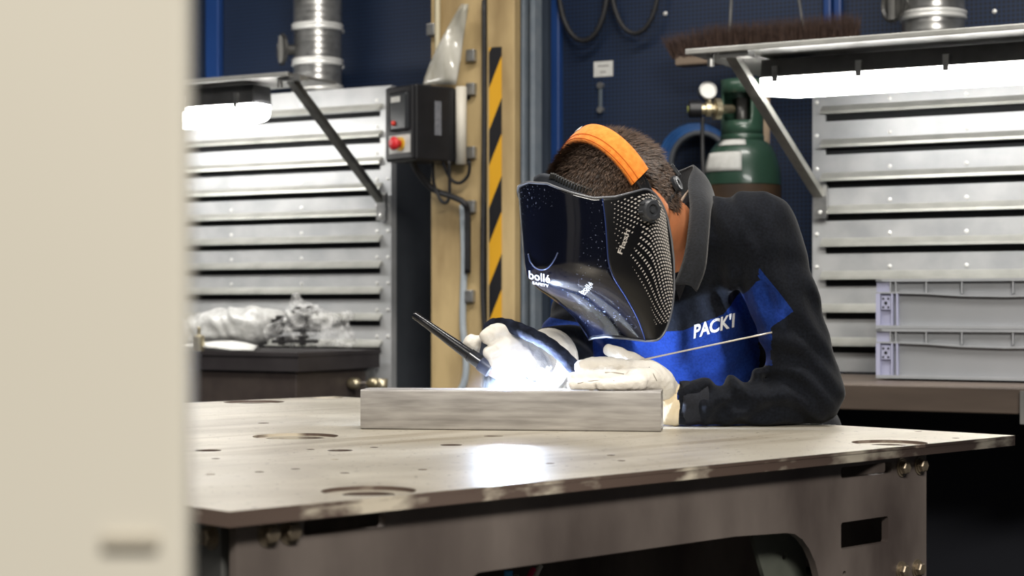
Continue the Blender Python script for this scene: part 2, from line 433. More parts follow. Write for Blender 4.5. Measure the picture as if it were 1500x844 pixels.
# ---- beige column with its hazard tape
m_beige = mat('beige_column_paint', hexc(126,104,68), hexc(192,168,122), rough=0.6, scale=7, detail=8, bump=0.1, stretch=(1,1,0.3), lo=0.3, hi=0.6)
dc = 0.10                                     # distance from the wall line of the column's front face
c0, c1, c2, c3 = (t_at(q, dc) for q in (631, 706, 715, 756))
root = thing('steel_column', W((c0+c3)/2, dc, 0), 'beige steel column with a striped yellow and black tape', 'column', rot=WROT); cm = (c0+c3)/2
MB().box((c0-cm, 0, 0), (c1-cm, 0.045, 3.3)).bevel(0.004).build('flange', m_beige, root)
MB().box((c2-cm, -0.01, 0), (c3-cm, 0.028, 3.3)).bevel(0.004).build('flange', m_beige, root)
MB().box((c1-cm-0.004, 0.012, 0), (c2-cm+0.004, 0.040, 3.3)).build('gap_shade', m_dark, root)  # near-black strip paints the shade in the gap between the flanges
def hazard():
    m = bpy.data.materials.new('hazard_stripes'); m.use_nodes = True; nt = m.node_tree; b = nt.nodes['Principled BSDF']; b.inputs['Roughness'].default_value = 0.5
    tc = nt.nodes.new('ShaderNodeTexCoord'); sx = nt.nodes.new('ShaderNodeSeparateXYZ'); nt.links.new(tc.outputs['Object'], sx.inputs[0])
    a = nt.nodes.new('ShaderNodeMath'); a.operation = 'MULTIPLY_ADD'; nt.links.new(sx.outputs[0], a.inputs[0]); a.inputs[1].default_value = -2.2; nt.links.new(sx.outputs[2], a.inputs[2])
    c = nt.nodes.new('ShaderNodeMath'); c.operation = 'MULTIPLY'; nt.links.new(a.outputs[0], c.inputs[0]); c.inputs[1].default_value = 1/0.226
    f = nt.nodes.new('ShaderNodeMath'); f.operation = 'FRACT'; nt.links.new(c.outputs[0], f.inputs[0])
    g = nt.nodes.new('ShaderNodeMath'); g.operation = 'GREATER_THAN'; nt.links.new(f.outputs[0], g.inputs[0]); g.inputs[1].default_value = 0.46
    mx = nt.nodes.new('ShaderNodeMix'); mx.data_type = 'RGBA'; nt.links.new(g.outputs[0], mx.inputs['Factor'])
    mx.inputs['A'].default_value = (*hexc(24,24,28), 1); mx.inputs['B'].default_value = (*hexc(214,160,36), 1)
    nt.links.new(mx.outputs['Result'], b.inputs['Base Color']); return m
h0, h1 = t_at(717, dc-0.01)-cm, t_at(735, dc-0.01)-cm
ht = MB().box((h0, -0.0125, 0.0), (h1, -0.0098, wz(726, 70, dc))).build('hazard_tape', hazard(), root)
# conduits on the column
def cable(name, pts, r, m, label, cat='cable', group=None, n=8, parent=None):
    pp = smooth_path(pts, 7); o_ = MB().tube(pp, r, n).build(name, m, None, smooth=True)
    if parent is not None: keep(o_, parent); return o_
    return tag(o_, label, cat, group)
m_cond = mat('grey_conduit', hexc(150,160,168), hexc(168,176,182), rough=0.5)
m_cream = mat('cream_conduit', hexc(196,186,158), rough=0.5)
m_rub = mat('black_rubber', hexc(24,24,27), hexc(34,34,37), rough=0.6, scale=40)
yc = dc-0.012
def PW(xp, yp, d): p = W(t_at(xp, d), d); return V(p.x, p.y, CZ-(yp-HZ)*p.y/FPX)
cable('conduit', [PW(678, 300, yc), PW(680, 380, yc), PW(678, 470, yc), PW(683, 540, yc), PW(672, 575, yc), PW(640, 600, yc)], 0.010, m_cond, 'grey conduit running down the beige column', 'conduit')
cable('conduit', [PW(641, -20, yc), PW(641, 60, yc), PW(642, 120, yc)], 0.0085, m_cream, 'cream conduit high on the beige column above the black control box', 'conduit')
cable('cable', [PW(709, 0, yc-0.004), PW(709, 200, yc-0.004), PW(707, 420, yc-0.004), PW(712, 520, yc-0.004), PW(711, 640, yc-0.004)], 0.007, m_rub, 'black cable running straight down the gap in the beige column')
clm = MB().box((-0.014, -0.016, -0.018), (0.014, 0.004, 0.018)).bevel(0.003).mesh('pipe_clamp')
for xq, yq, lab_ in ((692, 82, 'small grey pipe clamp on the beige column beside the plastic sleeve'), (692, 131, 'small grey pipe clamp at the top bracket of the black control box'),
                      (692, 224, 'small grey pipe clamp at the bottom bracket of the black control box'), (692, 303, 'small grey pipe clamp where the thick black cable bends down'),
                      (690, 434, 'small grey pipe clamp on the long grey conduit of the beige column'), (634, 44, 'small grey pipe clamp holding the cream conduit')):
    q = link('pipe_clamp', clm, m_galv); q.location = PW(xq, yq, dc-0.004); q.rotation_euler = WROT
    tag(q, lab_, 'clamp', 'pipe clamps on the column')

# ---- strut rails beside the column
for i, (xa, xb, m_) in enumerate(((763, 768, m_cond), (776, 783, m_cond))):
    d_ = DW-0.16
    ra_, rb_ = t_at(xa, d_), t_at(xb, d_)
    q = MB().box((ra_, d_, 0), (rb_, d_+0.05, 3.3)).bevel(0.003).build('wall_rail', mat('rail_paint', hexc(112,122,132), hexc(126,134,142), rough=0.5), None); q.location = O0; q.rotation_euler = WROT
    tag(q, ('thin grey upright rail next to the beige column', 'wider grey upright rail next to the blue wall post')[i], 'rail', 'grey upright rails')
d_ = DW-0.10
q = MB().box((t_at(759, d_), d_, 0), (t_at(803, d_), d_+0.02, 3.3)).build('rail_backing', mat('rail_backing_paint', hexc(34,44,58), hexc(52,62,74), rough=0.6, scale=7, stretch=(1,1,0.3)), None); q.location = O0; q.rotation_euler = WROT
tag(q, 'dark slate backing strip behind the grey rails', 'panel')

# ---- black control box on the column
pb = PW(609, 178, dc-0.20); zb0, zb1 = CZ-(234-HZ)*pb.y/FPX, CZ-(122-HZ)*pb.y/FPX
cbx = thing('control_box', (pb.x, pb.y, zb0), 'black control box with a red emergency button beside the beige column', 'control box', rot=(0, 0, math.radians(42)))
HB = zb1-zb0
MB().box((0, 0, 0), (0.148, 0.14, HB)).bevel(0.006).build('housing', m_black, cbx)
# controls face is the -X side
def on_side(y, z): return (-0.001, y, z)
MB().box((-0.010, 0.004, 0.005), (0.0005, 0.128, HB-0.005)).bevel(0.003).build('control_plate', mat('control_plate', hexc(30,30,33), rough=0.5), cbx)
MB().box((-0.018, 0.020, 0.085), (-0.009, 0.100, HB-0.022)).bevel(0.008).build('switch_cover', mat('switch_cover', hexc(52,54,57), rough=0.35), cbx)
MB().box((-0.0205, 0.050, HB-0.050), (-0.0175, 0.090, HB-0.034)).build('name_plate', m_paper, cbx)
MB().box((-0.0115, 0.012, 0.022), (-0.0095, 0.108, 0.074)).build('button_plate', m_paper, cbx)
Mx = Matrix.Translation((-0.011, 0.055, 0.048)) @ Matrix.Rotation(-math.pi/2, 4, 'Y')
MB().lathe([(0, 0), (0.020, 0), (0.020, 0.006), (0.0, 0.006)], 20, Mx).build('button_collar', mat('yellow_collar', hexc(206,160,40), rough=0.5), cbx)
MB().lathe([(0, 0.006), (0.012, 0.006), (0.012, 0.018), (0.018, 0.020), (0.020, 0.027), (0.014, 0.033), (0, 0.034)], 20, Mx).build('emergency_button', mat('red_button', hexc(214,44,50), rough=0.4), cbx, smooth=True)
Mx = Matrix.Translation((-0.018, 0.078, 0.108)) @ Matrix.Rotation(-math.pi/2, 4, 'Y')
MB().lathe([(0, 0), (0.008, 0), (0.007, 0.006), (0, 0.008)], 14, Mx).build('indicator', mat('red_indicator', hexc(206,60,44), rough=0.4), cbx, smooth=True)
MB().box((0.070, -0.0015, 0.075), (0.094, 0.0005, HB-0.045)).build('sticker', mat('grey_sticker', hexc(96,98,104), hexc(120,122,128), rough=0.6, scale=160), cbx)
MB().tube([(0.160, -0.012, -0.005), (0.160, -0.012, HB+0.002)], 0.016, 16).build('side_tube', mat('cream_tube', hexc(206,200,186), rough=0.45), cbx, smooth=True)
MB().box((0.148, 0.005, HB-0.03), (0.215, 0.10, HB-0.004)).box((0.148, 0.005, 0.0), (0.215, 0.10, 0.028)).box((0.176, 0.01, 0.0), (0.196, 0.10, HB-0.01)).build('mount', m_black, cbx)
yb = dc-0.06
cable('cable', [PW(603, 232, dc-0.15), PW(612, 252, dc-0.10), PW(634, 277, dc-0.05), PW(662, 288, yb), PW(680, 298, yb), PW(685, 318, yb+0.02), PW(685, 400, dc-0.02)], 0.0095, m_rub, 'thick black cable leaving the black control box and bending down the beige column')
cable('cable', [PW(634, 236, dc-0.09), PW(636, 270, yb), PW(648, 296, yb), PW(658, 288, yb), PW(658, 236, dc-0.09)], 0.005, m_rub, 'thin black cable hanging in a narrow loop under the black control box')
cable('cable', [PW(648, 236, dc-0.09), PW(660, 262, yb), PW(674, 268, yb), PW(686, 256, yb), PW(688, 236, dc-0.07)], 0.005, m_rub, 'thin black cable hanging in a wide loop under the black control box')
# plastic sleeve standing on the box
rows = []
for i in range(13):
    v = i/12
    xl = 620+(676-620)*v**1.25; xr = 668+(686-668)*v**0.9; yy = 124-(124-6)*v
    rows.append([PW(xl+(xr-xl)*u, yy, dc-0.05-0.018*math.sin(math.pi*u)*(1-0.6*v)+0.01*math.sin(9*v+4*u)) for u in [j/10 for j in range(11)]])
q = MB().grid(rows).build('plastic_sleeve', mat('clear_sleeve', hexc(206,204,196), hexc(168,164,150), rough=0.18, scale=16, coat=0.5, stretch=(1,1,0.4)), None, smooth=True)
md = q.modifiers.new('thickness', 'SOLIDIFY'); md.thickness = 0.002
tag(q, 'crumpled clear plastic sleeve stuck behind the black control box', 'sleeve')

# ---- on the blue wall
q = MB().box((-0.033, -0.002, -0.024), (0.033, 0, 0.024)).build('wall_label', m_paper, None)
lw = thing('wall_label', W(t_at(884, DW), DW, wz(884, 101, DW)), 'small white label stuck on the blue perforated wall', 'label', rot=WROT); q.parent = lw; q.name = 'label_card'
m_ink = mat('grey_ink', hexc(120,116,118), hexc(150,146,146), rough=0.8, scale=300)
MB().box((-0.019, -0.0026, 0.007), (0.019, -0.0018, 0.011)).build('printed_line', m_ink, lw)
MB().box((-0.010, -0.0026, -0.012), (0.009, -0.0018, -0.008)).build('printed_line', m_ink, lw)
lk = thing('wall_bar', W(t_at(881, DW), DW, wz(881, 165, DW)), 'thin grey bar screwed upright on the blue wall below the white label', 'bar', rot=WROT)
hh = wz(881, 122, DW)-wz(881, 165, DW)
MB().box((-0.006, -0.010, 0.004), (0.006, -0.004, hh-0.004)).bevel(0.002).build('bar', mat('bar_steel', hexc(92,102,112), rough=0.5, metal=0.3), lk)
for z_ in (0.008, hh-0.008): MB().tube([(0, 0, z_), (0, -0.014, z_)], 0.010, 12).build('screw', m_galv, lk)
def hang(xc, rx, ytop, ybot):
    return [PW(xc+rx*math.sin(a), (ytop+ybot)/2-(ybot-ytop)/2*math.cos(a), DW-0.035-0.012*math.sin(a*0.5)) for a in np.linspace(0.15, 2*math.pi-0.15, 16)]
cable('hanging_cable', hang(854, 36, -110, 60), 0.0085, m_rub, 'black cable coil hanging in a long narrow loop on the blue wall', 'cable', n=10)
cable('hanging_cable', hang(930, 35, -110, 49), 0.0075, m_rub, 'brownish black cable coil hanging in the shorter loop on the blue wall', 'cable', n=10)

# ---- broom hung on two wires
db = DW-0.16
bt0, bt1 = t_at(994, db), t_at(1255, db)
zb = wz(1000, 97, db)
br = thing('broom', W((bt0+bt1)/2, db, zb), 'wide broom head with brown bristles hung under the blue wall wires', 'broom', rot=WROT); bw = (bt1-bt0)/2
MB().box((-bw, -0.03, -0.002), (bw, 0.03, 0.026)).bevel(0.006).build('wooden_block', mat('broom_wood', hexc(112,98,84), hexc(134,118,102), rough=0.7, scale=8, stretch=(0.2,1,1)), br)
vs, fs = [], []
for i in range(5200):
    x = rng.uniform(-bw-0.01, bw); y = rng.uniform(-0.032, 0.032); e = max(0, (-bw+0.10-x)/0.10)
    L = rng.uniform(0.075, 0.105)*(1-0.25*e); ln = rng.normal(0, 0.14)-0.55*e; a = rng.uniform(0, math.pi)
    bx_, by_ = 0.0012*math.cos(a), 0.0012*math.sin(a); n0 = len(vs)
    vs += [(x-bx_, y-by_, 0.02), (x+bx_, y+by_, 0.02), (x+L*ln, y+L*rng.normal(0, 0.15), 0.022+L)]; fs.append((n0, n0+1, n0+2))
me = bpy.data.meshes.new('bristles'); me.from_pydata(vs, [], fs)
q = link('bristles', me, mat('brown_bristle', hexc(52,36,30), hexc(76,56,46), rough=0.8, scale=60), br); q['kind'] = 'stuff'
for xa, ya, xb, yb_ in ((1073, -30, 1069, 46), (1166, -30, 1177, 42)):
    MB().tube([PW(xa, ya, db), PW(xb, yb_, db)], 0.004, 8).build('hanging_wire', m_galv, br, place=True)

# ---- gas cylinder
cy = 5.02; cxp = 1087
pc = P(cxp, 280, cy); R_ = 57.0*cy/FPX
gz = lambda y: CZ-(y-HZ)*cy/FPX
gc = thing('gas_cylinder', (pc.x, cy, 0), 'green and rust brown gas cylinder with a pressure regulator by the blue wall', 'gas cylinder')
m_green = mat('green_paint', hexc(42,68,55), hexc(50,78,64), rough=0.34, scale=6, coat=0.3)
m_rust = mat('rust_brown', hexc(52,39,28), hexc(74,55,36), rough=0.7, scale=12, detail=7, bump=0.2)
m_greycap = mat('grey_green_shoulder', hexc(78,92,86), hexc(88,104,97), rough=0.35, scale=5)
zs_, ze_ = gz(205), gz(272)
MB().lathe([(0, 0.0), (R_-0.01, 0), (R_, 0.02), (R_, ze_-0.002)], 48).build('body', m_rust, gc, smooth=True)
dome = []
for i in range(13):
    a = i/12*math.pi/2; dome.append((0.046+(R_-0.046)*math.cos(a)**0.9 if i < 12 else 0.046, ze_+(zs_-ze_)*math.sin(a)))
MB().lathe(dome, 48).build('shoulder', m_green, gc, smooth=True)
MB().lathe([(0.046, zs_-0.012), (0.062, zs_-0.008), (0.062, zs_+0.012), (0.048, zs_+0.022), (0.048, zs_+0.030)], 32).build('neck_ring', m_green, gc, smooth=True)
# protective cap: a cylinder open towards the camera-left
zc0, zc1 = zs_+0.012, gz(118); rc = 0.060
rows = []
for i in range(9):
    z_ = zc0+(zc1-zc0)*i/8; row = []
    for j in range(41):
        a = 2*math.pi*j/40; row.append((rc*math.cos(a), rc*math.sin(a), z_))
    rows.append(row)
cap = MB(); R2 = [[cap.bm.verts.new(p) for p in r[:-1]] for r in rows]
for i in range(8):
    for j in range(40):
        a = math.degrees(2*math.pi*(j+0.5)/40)
        if 2 <= i < 6 and 195 < a < 285: continue              # the window
        cap.bm.faces.new([R2[i][j], R2[i][(j+1)%40], R2[i+1][(j+1)%40], R2[i+1][j]])
cap.bm.faces.new(R2[8])
q = cap.build('valve_cap', m_green, gc, smooth=True); md = q.modifiers.new('wall', 'SOLIDIFY'); md.thickness = 0.005
MB().tube([(0, 0, zs_+0.02), (0, 0, zc1-0.05)], 0.016, 14).build('valve', m_dkmetal, gc, smooth=True)
m_brass = mat('brass', hexc(176,164,132), hexc(196,186,160), rough=0.3, metal=0.8)
pr = P(1035, 161, cy-0.07); lp = lambda x, y, dY=-0.09: P(x, y, cy+dY)-V(pc.x, cy, 0)
reg = MB().tube([lp(1072, 160, -0.03), lp(1050, 160), lp(1042, 160), lp(1041, 160), lp(1034, 160), lp(1033, 160), lp(1026, 160)], [0.012, 0.013, 0.013, 0.022, 0.022, 0.016, 0.016], 18)
reg.tube([lp(1054, 160, -0.088), lp(1046, 160, -0.092)], 0.030, 20)
q = reg.build('regulator', m_brass, gc); set_smooth_angle(q)
q2 = MB().tube([lp(1027, 160), lp(1010, 160), lp(1008, 160)], [0.024, 0.024, 0.019], 20).build('regulator_knob', m_black, gc); set_smooth_angle(q2)
MB().tube([lp(1008.5, 160), lp(1007, 160)], 0.010, 14).build('knob_cap', mat('yellow_green_cap', hexc(170,176,90), rough=0.5), gc)
Mg = Matrix.Translation(lp(1036, 134)) @ Matrix.Rotation(math.radians(78), 4, 'X') @ Matrix.Rotation(math.radians(10), 4, 'Y')
gg = MB().lathe([(0, -0.014), (0.024, -0.014), (0.026, 0.010), (0.0235, 0.013), (0.021, 0.008)], 24, Mg).build('pressure_gauge', m_galv, gc, smooth=True)
MB().lathe([(0, 0.008), (0.0215, 0.008)], 24, Mg).build('dial', m_white, gc)
MB().tube([lp(1038, 146), lp(1042, 156)], 0.006, 10).build('gauge_stem', m_brass, gc)
# paper label wrapped on the shoulder
rows = []
for yy in (226, 233, 240, 247, 254):
    z_ = gz(yy); s_ = (z_-ze_)/(zs_-ze_); a_ = math.asin(min(1, s_)); rr = 0.046+(R_-0.046)*math.cos(a_)**0.9+0.002
    rows.append([(rr*math.sin(a)*1.0, -rr*math.cos(a), z_) for a in np.radians(np.linspace(-78, -8, 9))])
q = MB().grid(rows).build('paper_label', m_paper, gc, smooth=True); md = q.modifiers.new('t', 'SOLIDIFY'); md.thickness = 0.001; md.offset = 1
rows = []
for yy in (207, 210, 213, 216):
    z_ = gz(yy); s_ = (z_-ze_)/(zs_-ze_); a_ = math.asin(min(1, s_)); rr = 0.046+(R_-0.046)*math.cos(a_)**0.9+0.002
    rows.append([(rr*math.sin(a)*1.0, -rr*math.cos(a), z_) for a in np.radians(np.linspace(-60, 0, 7))])
q = MB().grid(rows).build('paper_label', m_paper, gc, smooth=True); md = q.modifiers.new('t', 'SOLIDIFY'); md.thickness = 0.001; md.offset = 1
MB().tube(smooth_path([lp(1029, 172), lp(1029, 210), lp(1031, 260, -0.12), lp(1040, 300, -0.14)], 6), 0.0055, 8).build('outlet_hose', m_rub, gc, smooth=True)
m_hose = mat('blue_hose', hexc(22,62,112), hexc(30,74,126), rough=0.4)
hb = thing('hose_coil', W(t_at(1014, DW-0.05), DW-0.05, wz(1014, 300, DW-0.05)), 'blue hose coil hanging on the wall behind the gas cylinder', 'hose')
for i in range(4):
    r1, r2 = 53-3.4*i, 54-3.0*i; yy0 = 184+3.6*i
    MB().tube([PW(1020+2*i+r1*math.cos(a), yy0+r2-r2*math.sin(a), DW-0.04-0.012*i) for a in np.linspace(0, 2*math.pi, 26)], 0.009, 9).build('hose_loop', m_hose if i < 3 else m_side, hb, smooth=True, place=True)
q = MB().tube([V(0.7275, 5.14, 0), V(0.7334, 5.14, 1.76)], 0.014, 12).build('wooden_pole', mat('pole_wood', hexc(126,108,92), hexc(146,128,108), rough=0.7), None, smooth=True)
tag(q, 'thin wooden pole standing behind the green gas cylinder', 'pole')
# ================================================================ right bench and crates
m_wood = mat('worn_bench_wood', hexc(62,52,46), hexc(98,86,76), rough=0.5, scale=7, stretch=(0.15,1,1), detail=7, bump=0.25)
dbn = -0.6236; zbn = 0.911
rb = thing('workbench', W(0.55, dbn, 0), 'worn wooden workbench carrying the stacked grey crates', 'bench', rot=WROT)
MB().box((-0.60, 0, zbn-0.056), (0.70, -dbn-0.03, zbn)).bevel(0.003).build('bench_top', m_wood, rb)
for x in (-0.55, 0.62):
    for y in (0.06, 0.5): MB().box((x-0.03, y-0.03, 0), (x+0.03, y+0.03, zbn-0.056)).build('leg', m_side, rb)
tb_ = t_at(1496, dbn)-0.55
MB().box((tb_, -0.012, zbn-0.075), (tb_+0.08, -0.001, zbn-0.006)).build('corner_bracket', m_canopy, rb)
MB().box((-0.58, -dbn-0.06, 0.0), (0.70, -dbn-0.04, zbn-0.06)).build('back_panel', mat('navy_panel', hexc(9,13,26), rough=0.7), rb)
m_crate = mat('grey_crate_plastic', hexc(142,145,149), hexc(152,154,158), rough=0.55, scale=5)
m_crate_e = mat('lilac_grey_crate_plastic', hexc(162,164,190), hexc(168,170,194), rough=0.5, scale=5)
def crate(label, z):
    Lc, Dc, Hc = 0.60, 0.33, 0.1175
    r = thing('plastic_crate', W(0.2875, -0.378, z), label, 'crate', 'stacked crates', rot=WROT)
    b = MB()
    b.box((0.012, 0.012, 0.006), (Lc-0.012, Dc-0.012, 0.010))                                  # floor
    b.box((0.020, 0.012, 0.006), (Lc-0.012, 0.016, Hc-0.004)); b.box((0.012, Dc-0.016, 0.006), (Lc-0.012, Dc-0.012, Hc-0.004))
    b.box((0.012, 0.012, 0.006), (0.016, Dc-0.012, Hc-0.004)); b.box((Lc-0.016, 0.012, 0.006), (Lc-0.012, Dc-0.012, Hc-0.004))
    b.build('shell', m_crate, r)
    rim = MB()
    for lo, hi in (((0,0,Hc-0.006),(Lc,0.014,Hc)), ((0,Dc-0.014,Hc-0.006),(Lc,Dc,Hc)), ((0,0,Hc-0.006),(0.014,Dc,Hc)), ((Lc-0.014,0,Hc-0.006),(Lc,Dc,Hc))): rim.box(lo, hi)
    rim.build('rim', m_crate, r)
    # the sagging ledge under the rim
    pts = [(0.0, Hc-0.030), (0.05, Hc-0.030), (0.12, Hc-0.032), (0.2, Hc-0.037), (0.30, Hc-0.039), (0.40, Hc-0.037), (0.48, Hc-0.032), (0.55, Hc-0.030), (Lc, Hc-0.030)]
    led = MB()
    for (xa, za), (xb, zb_) in zip(pts, pts[1:]):
        led.prism([(xa, 0, za), (xa, 0.013, za), (xa, 0.013, za-0.0035), (xa, 0, za-0.0035)], (xb-xa, 0, zb_-za))
    led.build('ledge', m_crate, r)
    rm = MB().box((-0.0015, 0, -0.034), (0.0015, 0.013, -0.005)).mesh('rib')
    for x in (0.034, 0.047, 0.118, 0.200, 0.315, 0.40, 0.482, 0.553):
        q = link('rib', rm, m_crate, r); q.location = (x, 0.0005, Hc)
    MB().box((0, 0, 0.003), (Lc, 0.014, 0.010)).box((0, 0.014, 0.003), (0.014, Dc, 0.010)).build('foot_rim', m_crate, r)
    MB().box((0.03, 0.03, -0.0005), (Lc-0.03, Dc-0.03, 0.004)).build('foot', m_crate, r)
    for x0 in (0.0, Lc-0.056):
        c_ = MB()
        for xa, xb in ((0.0, 0.010), (0.036, 0.040), (0.048, 0.052)): c_.box((x0+xa, 0.0, 0.010), (x0+xb, 0.016, Hc-0.033))
        c_.box((x0+0.010, 0.009, 0.010), (x0+0.036, 0.012, Hc-0.033))
        c_.box((x0, 0.006, Hc-0.034), (x0+0.034, 0.0118, Hc-0.006)).build('corner_post', m_crate_e, r)
        cc = MB().box((x0+0.012, 0.002, 0.046), (x0+0.034, 0.0088, 0.078)).bevel(0.001).build('corner_block', m_crate_e, r)
        hm = MB().lathe([(0, 0.0022), (0.0026, 0.0022), (0.0026, 0.0)], 10).mesh('hole')
        for hx, hz, s_ in ((0.017, 0.052, 1), (0.029, 0.052, 1), (0.023, 0.062, 1.5), (0.017, 0.072, 1), (0.029, 0.072, 1)):
            q = link('hole', hm, m_dark, r); q.location = (x0+hx, 0.002, hz); q.rotation_euler = (math.pi/2, 0, 0); q.scale = (s_, s_, 0.4)
    return r
crate('grey plastic stacking crate with lilac corner, lower of the two on the wooden bench', zbn+0.002)
crate('grey plastic stacking crate with lilac corner, upper of the two on the wooden bench', zbn+0.002+0.1155)

# ================================================================ left bench with bags
dlb = DL-0.46; zlb = 0.950
tr = t_at(557, DL-0.03)
lb = thing('workbench', W(tr, dlb, 0), 'dark metal workbench carrying the plastic bags', 'bench', rot=WROT)
m_dbench = mat('dark_bench_steel', hexc(58,54,56), hexc(72,68,69), rough=0.5, metal=0.3, scale=6)
MB().box((-1.25, 0, zlb-0.012), (0, 0.436, zlb)).build('bench_top', m_dbench, lb)
MB().box((-1.25, 0.004, zlb-0.055), (-0.002, 0.014, zlb-0.012)).box((-0.012, 0.014, zlb-0.055), (-0.002, 0.43, zlb-0.012)).build('apron', m_dbench, lb)
xb_ = t_at(434, dlb+0.02)-tr
MB().box((-1.2, 0.02, 0.30), (xb_, 0.40, zlb-0.055)).bevel(0.003).build('drawer_unit', mat('brown_drawer_unit', hexc(62,54,52), hexc(72,64,60), rough=0.5), lb)
for x in (-1.22, -0.03): MB().box((x-0.02, 0.38, 0), (x+0.02, 0.42, zlb-0.012)).build('leg', m_galv, lb)
MB().box((-1.2, 0.06, 0), (-1.16, 0.40, 0.30)).box((xb_-0.05, 0.06, 0), (xb_-0.01, 0.40, 0.30)).build('drawer_foot', m_dbench, lb)
def bag_field(lo, hi, vox): return Field(lo, hi, vox)
def wrinkle(G, s, A):
    X, Y, Z = G
    return A*(np.sin(X*s+3*np.sin(Z*s*0.7))*np.sin(Z*s*1.3+2*np.sin(Y*s*0.8))+0.5*np.sin((X+Z)*s*2.1+2*np.sin(X*s)))
m_bubble = mat('bubble_wrap', hexc(190,190,188), hexc(168,168,166), rough=0.35, scale=60, bump=0.6, bscale=90, coat=0.3)
dg = dlb+0.20
p0, p1 = PW(300, 490, dg), PW(388, 492, dg)
f = bag_field((p0.x-0.16, p0.y-0.30, zlb), (p1.x+0.12, p0.y+0.22, zlb+0.2), 0.006)
f.chain([V(p0.x-0.06, p0.y, zlb+0.045), V(p0.x+0.04, p0.y-0.02, zlb+0.060), V(p1.x-0.03, p1.y, zlb+0.070), V(p1.x+0.03, p1.y, zlb+0.085)], [0.05, 0.066, 0.062, 0.045], 0.04)
f.D += wrinkle(f.G, 50, 0.004); f.D = np.maximum(f.D, zlb+0.004-f.G[2])
q = tag(link('bubble_wrap_parcel', f.mesh('bubble_wrap_parcel'), m_bubble), 'white parcel wrapped in bubble wrap on the dark bench', 'parcel')
# flat white sheet in front of it
rows = []
for i in range(9):
    v = i/8
    rows.append([PW(250+120*u+8*v, 516, dlb+0.02+0.085*v)+V(0, 0, 0.006+0.024*math.sin(math.pi*u)*v+0.006*math.sin(5*u+3*v)) for u in [j/12 for j in range(13)]])
for r_ in rows:
    for i, p in enumerate(r_): r_[i] = V(p.x, p.y, max(zlb+0.003, zlb+0.006+(p.z-(CZ-(516-HZ)*p.y/FPX))-0.006))
q = MB().grid(rows).build('foam_sheet', m_paper, None, smooth=True); md = q.modifiers.new('t', 'SOLIDIFY'); md.thickness = 0.003; md.offset = 1
tag(q, 'white foam sheet lying on the dark bench in front of the parcel', 'sheet')
# clear bag with black toggle clamps
pg = PW(452, 512, dg)
bag = thing('plastic_bag', (pg.x, pg.y, zlb), 'crumpled clear plastic bag full of black clamps on the dark bench', 'bag')
f = bag_field((pg.x-0.17, pg.y-0.12, zlb), (pg.x+0.17, pg.y+0.12, zlb+0.22), 0.006)
f.chain([V(pg.x-0.10, pg.y, zlb+0.05), V(pg.x, pg.y, zlb+0.075), V(pg.x+0.06, pg.y, zlb+0.062), V(pg.x+0.11, pg.y, zlb+0.035)], [0.035, 0.062, 0.05, 0.03], 0.03)
f.add(cone_d(f.G, V(pg.x-0.035, pg.y, zlb+0.12), V(pg.x-0.04, pg.y, zlb+0.165), 0.03, 0.012), 0.03)
f.add(cone_d(f.G, V(pg.x+0.09, pg.y, zlb+0.07), V(pg.x+0.13, pg.y-0.01, zlb+0.115), 0.02, 0.010), 0.03)
f.D += wrinkle(f.G, 75, 0.007); f.D = np.maximum(f.D, zlb+0.003-f.G[2])
def film():
    m = bpy.data.materials.new('clear_film'); m.use_nodes = True; nt = m.node_tree; b = nt.nodes['Principled BSDF']
    b.inputs['Base Color'].default_value = (0.85, 0.85, 0.84, 1); b.inputs['Roughness'].default_value = 0.2
    tc = nt.nodes.new('ShaderNodeTexCoord'); no = nt.nodes.new('ShaderNodeTexNoise'); no.inputs['Scale'].default_value = 22; no.inputs['Distortion'].default_value = 1.5
    nt.links.new(tc.outputs['Object'], no.inputs['Vector'])
    mr = nt.nodes.new('ShaderNodeMapRange'); mr.inputs['From Min'].default_value = 0.4; mr.inputs['From Max'].default_value = 0.65; mr.inputs['To Min'].default_value = 0.05; mr.inputs['To Max'].default_value = 0.42
    nt.links.new(no.outputs['Fac'], mr.inputs['Value']); nt.links.new(mr.outputs['Result'], b.inputs['Alpha']); return m
q = link('film', f.mesh('film'), film()); keep(q, bag)
for i, (xx, zz, L, yy) in enumerate(((-0.105, 0.030, 0.135, -0.02), (-0.115, 0.062, 0.15, 0.0), (-0.11, 0.092, 0.15, 0.01), (-0.055, 0.118, 0.085, 0.0))):
    c_ = MB().box((xx, yy-0.03, zz-0.006), (xx+L, yy+0.03, zz+0.004)); c_.box((xx+0.02, yy-0.032, zz-0.012), (xx+0.035, yy+0.032, zz+0.014)); c_.box((xx+L*0.62, yy-0.032, zz-0.014), (xx+L*0.62+0.013, yy+0.032, zz+0.016))
    c_.tube([(xx+0.01, yy, zz+0.008), (xx+L*0.8, yy, zz+0.012)], 0.006, 8)
    c_.bevel(0.0012, 1).build('clamp', mat('black_clamp', hexc(26,25,27), hexc(40,38,39), rough=0.4, metal=0.4), bag)
# small metal fitting
pm = PW(291, 514, dlb+0.02)
q = MB().lathe([(0, 0), (0.017, 0), (0.018, 0.004), (0.018, 0.043), (0.015, 0.047), (0.006, 0.048), (0.006, 0.070), (0.004, 0.072), (0, 0.072)], 20).build('metal_fitting', m_brass, None)
q.location = (pm.x, pm.y, zlb); set_smooth_angle(q); tag(q, 'small brass coloured fitting with a pin standing on the dark bench', 'fitting')
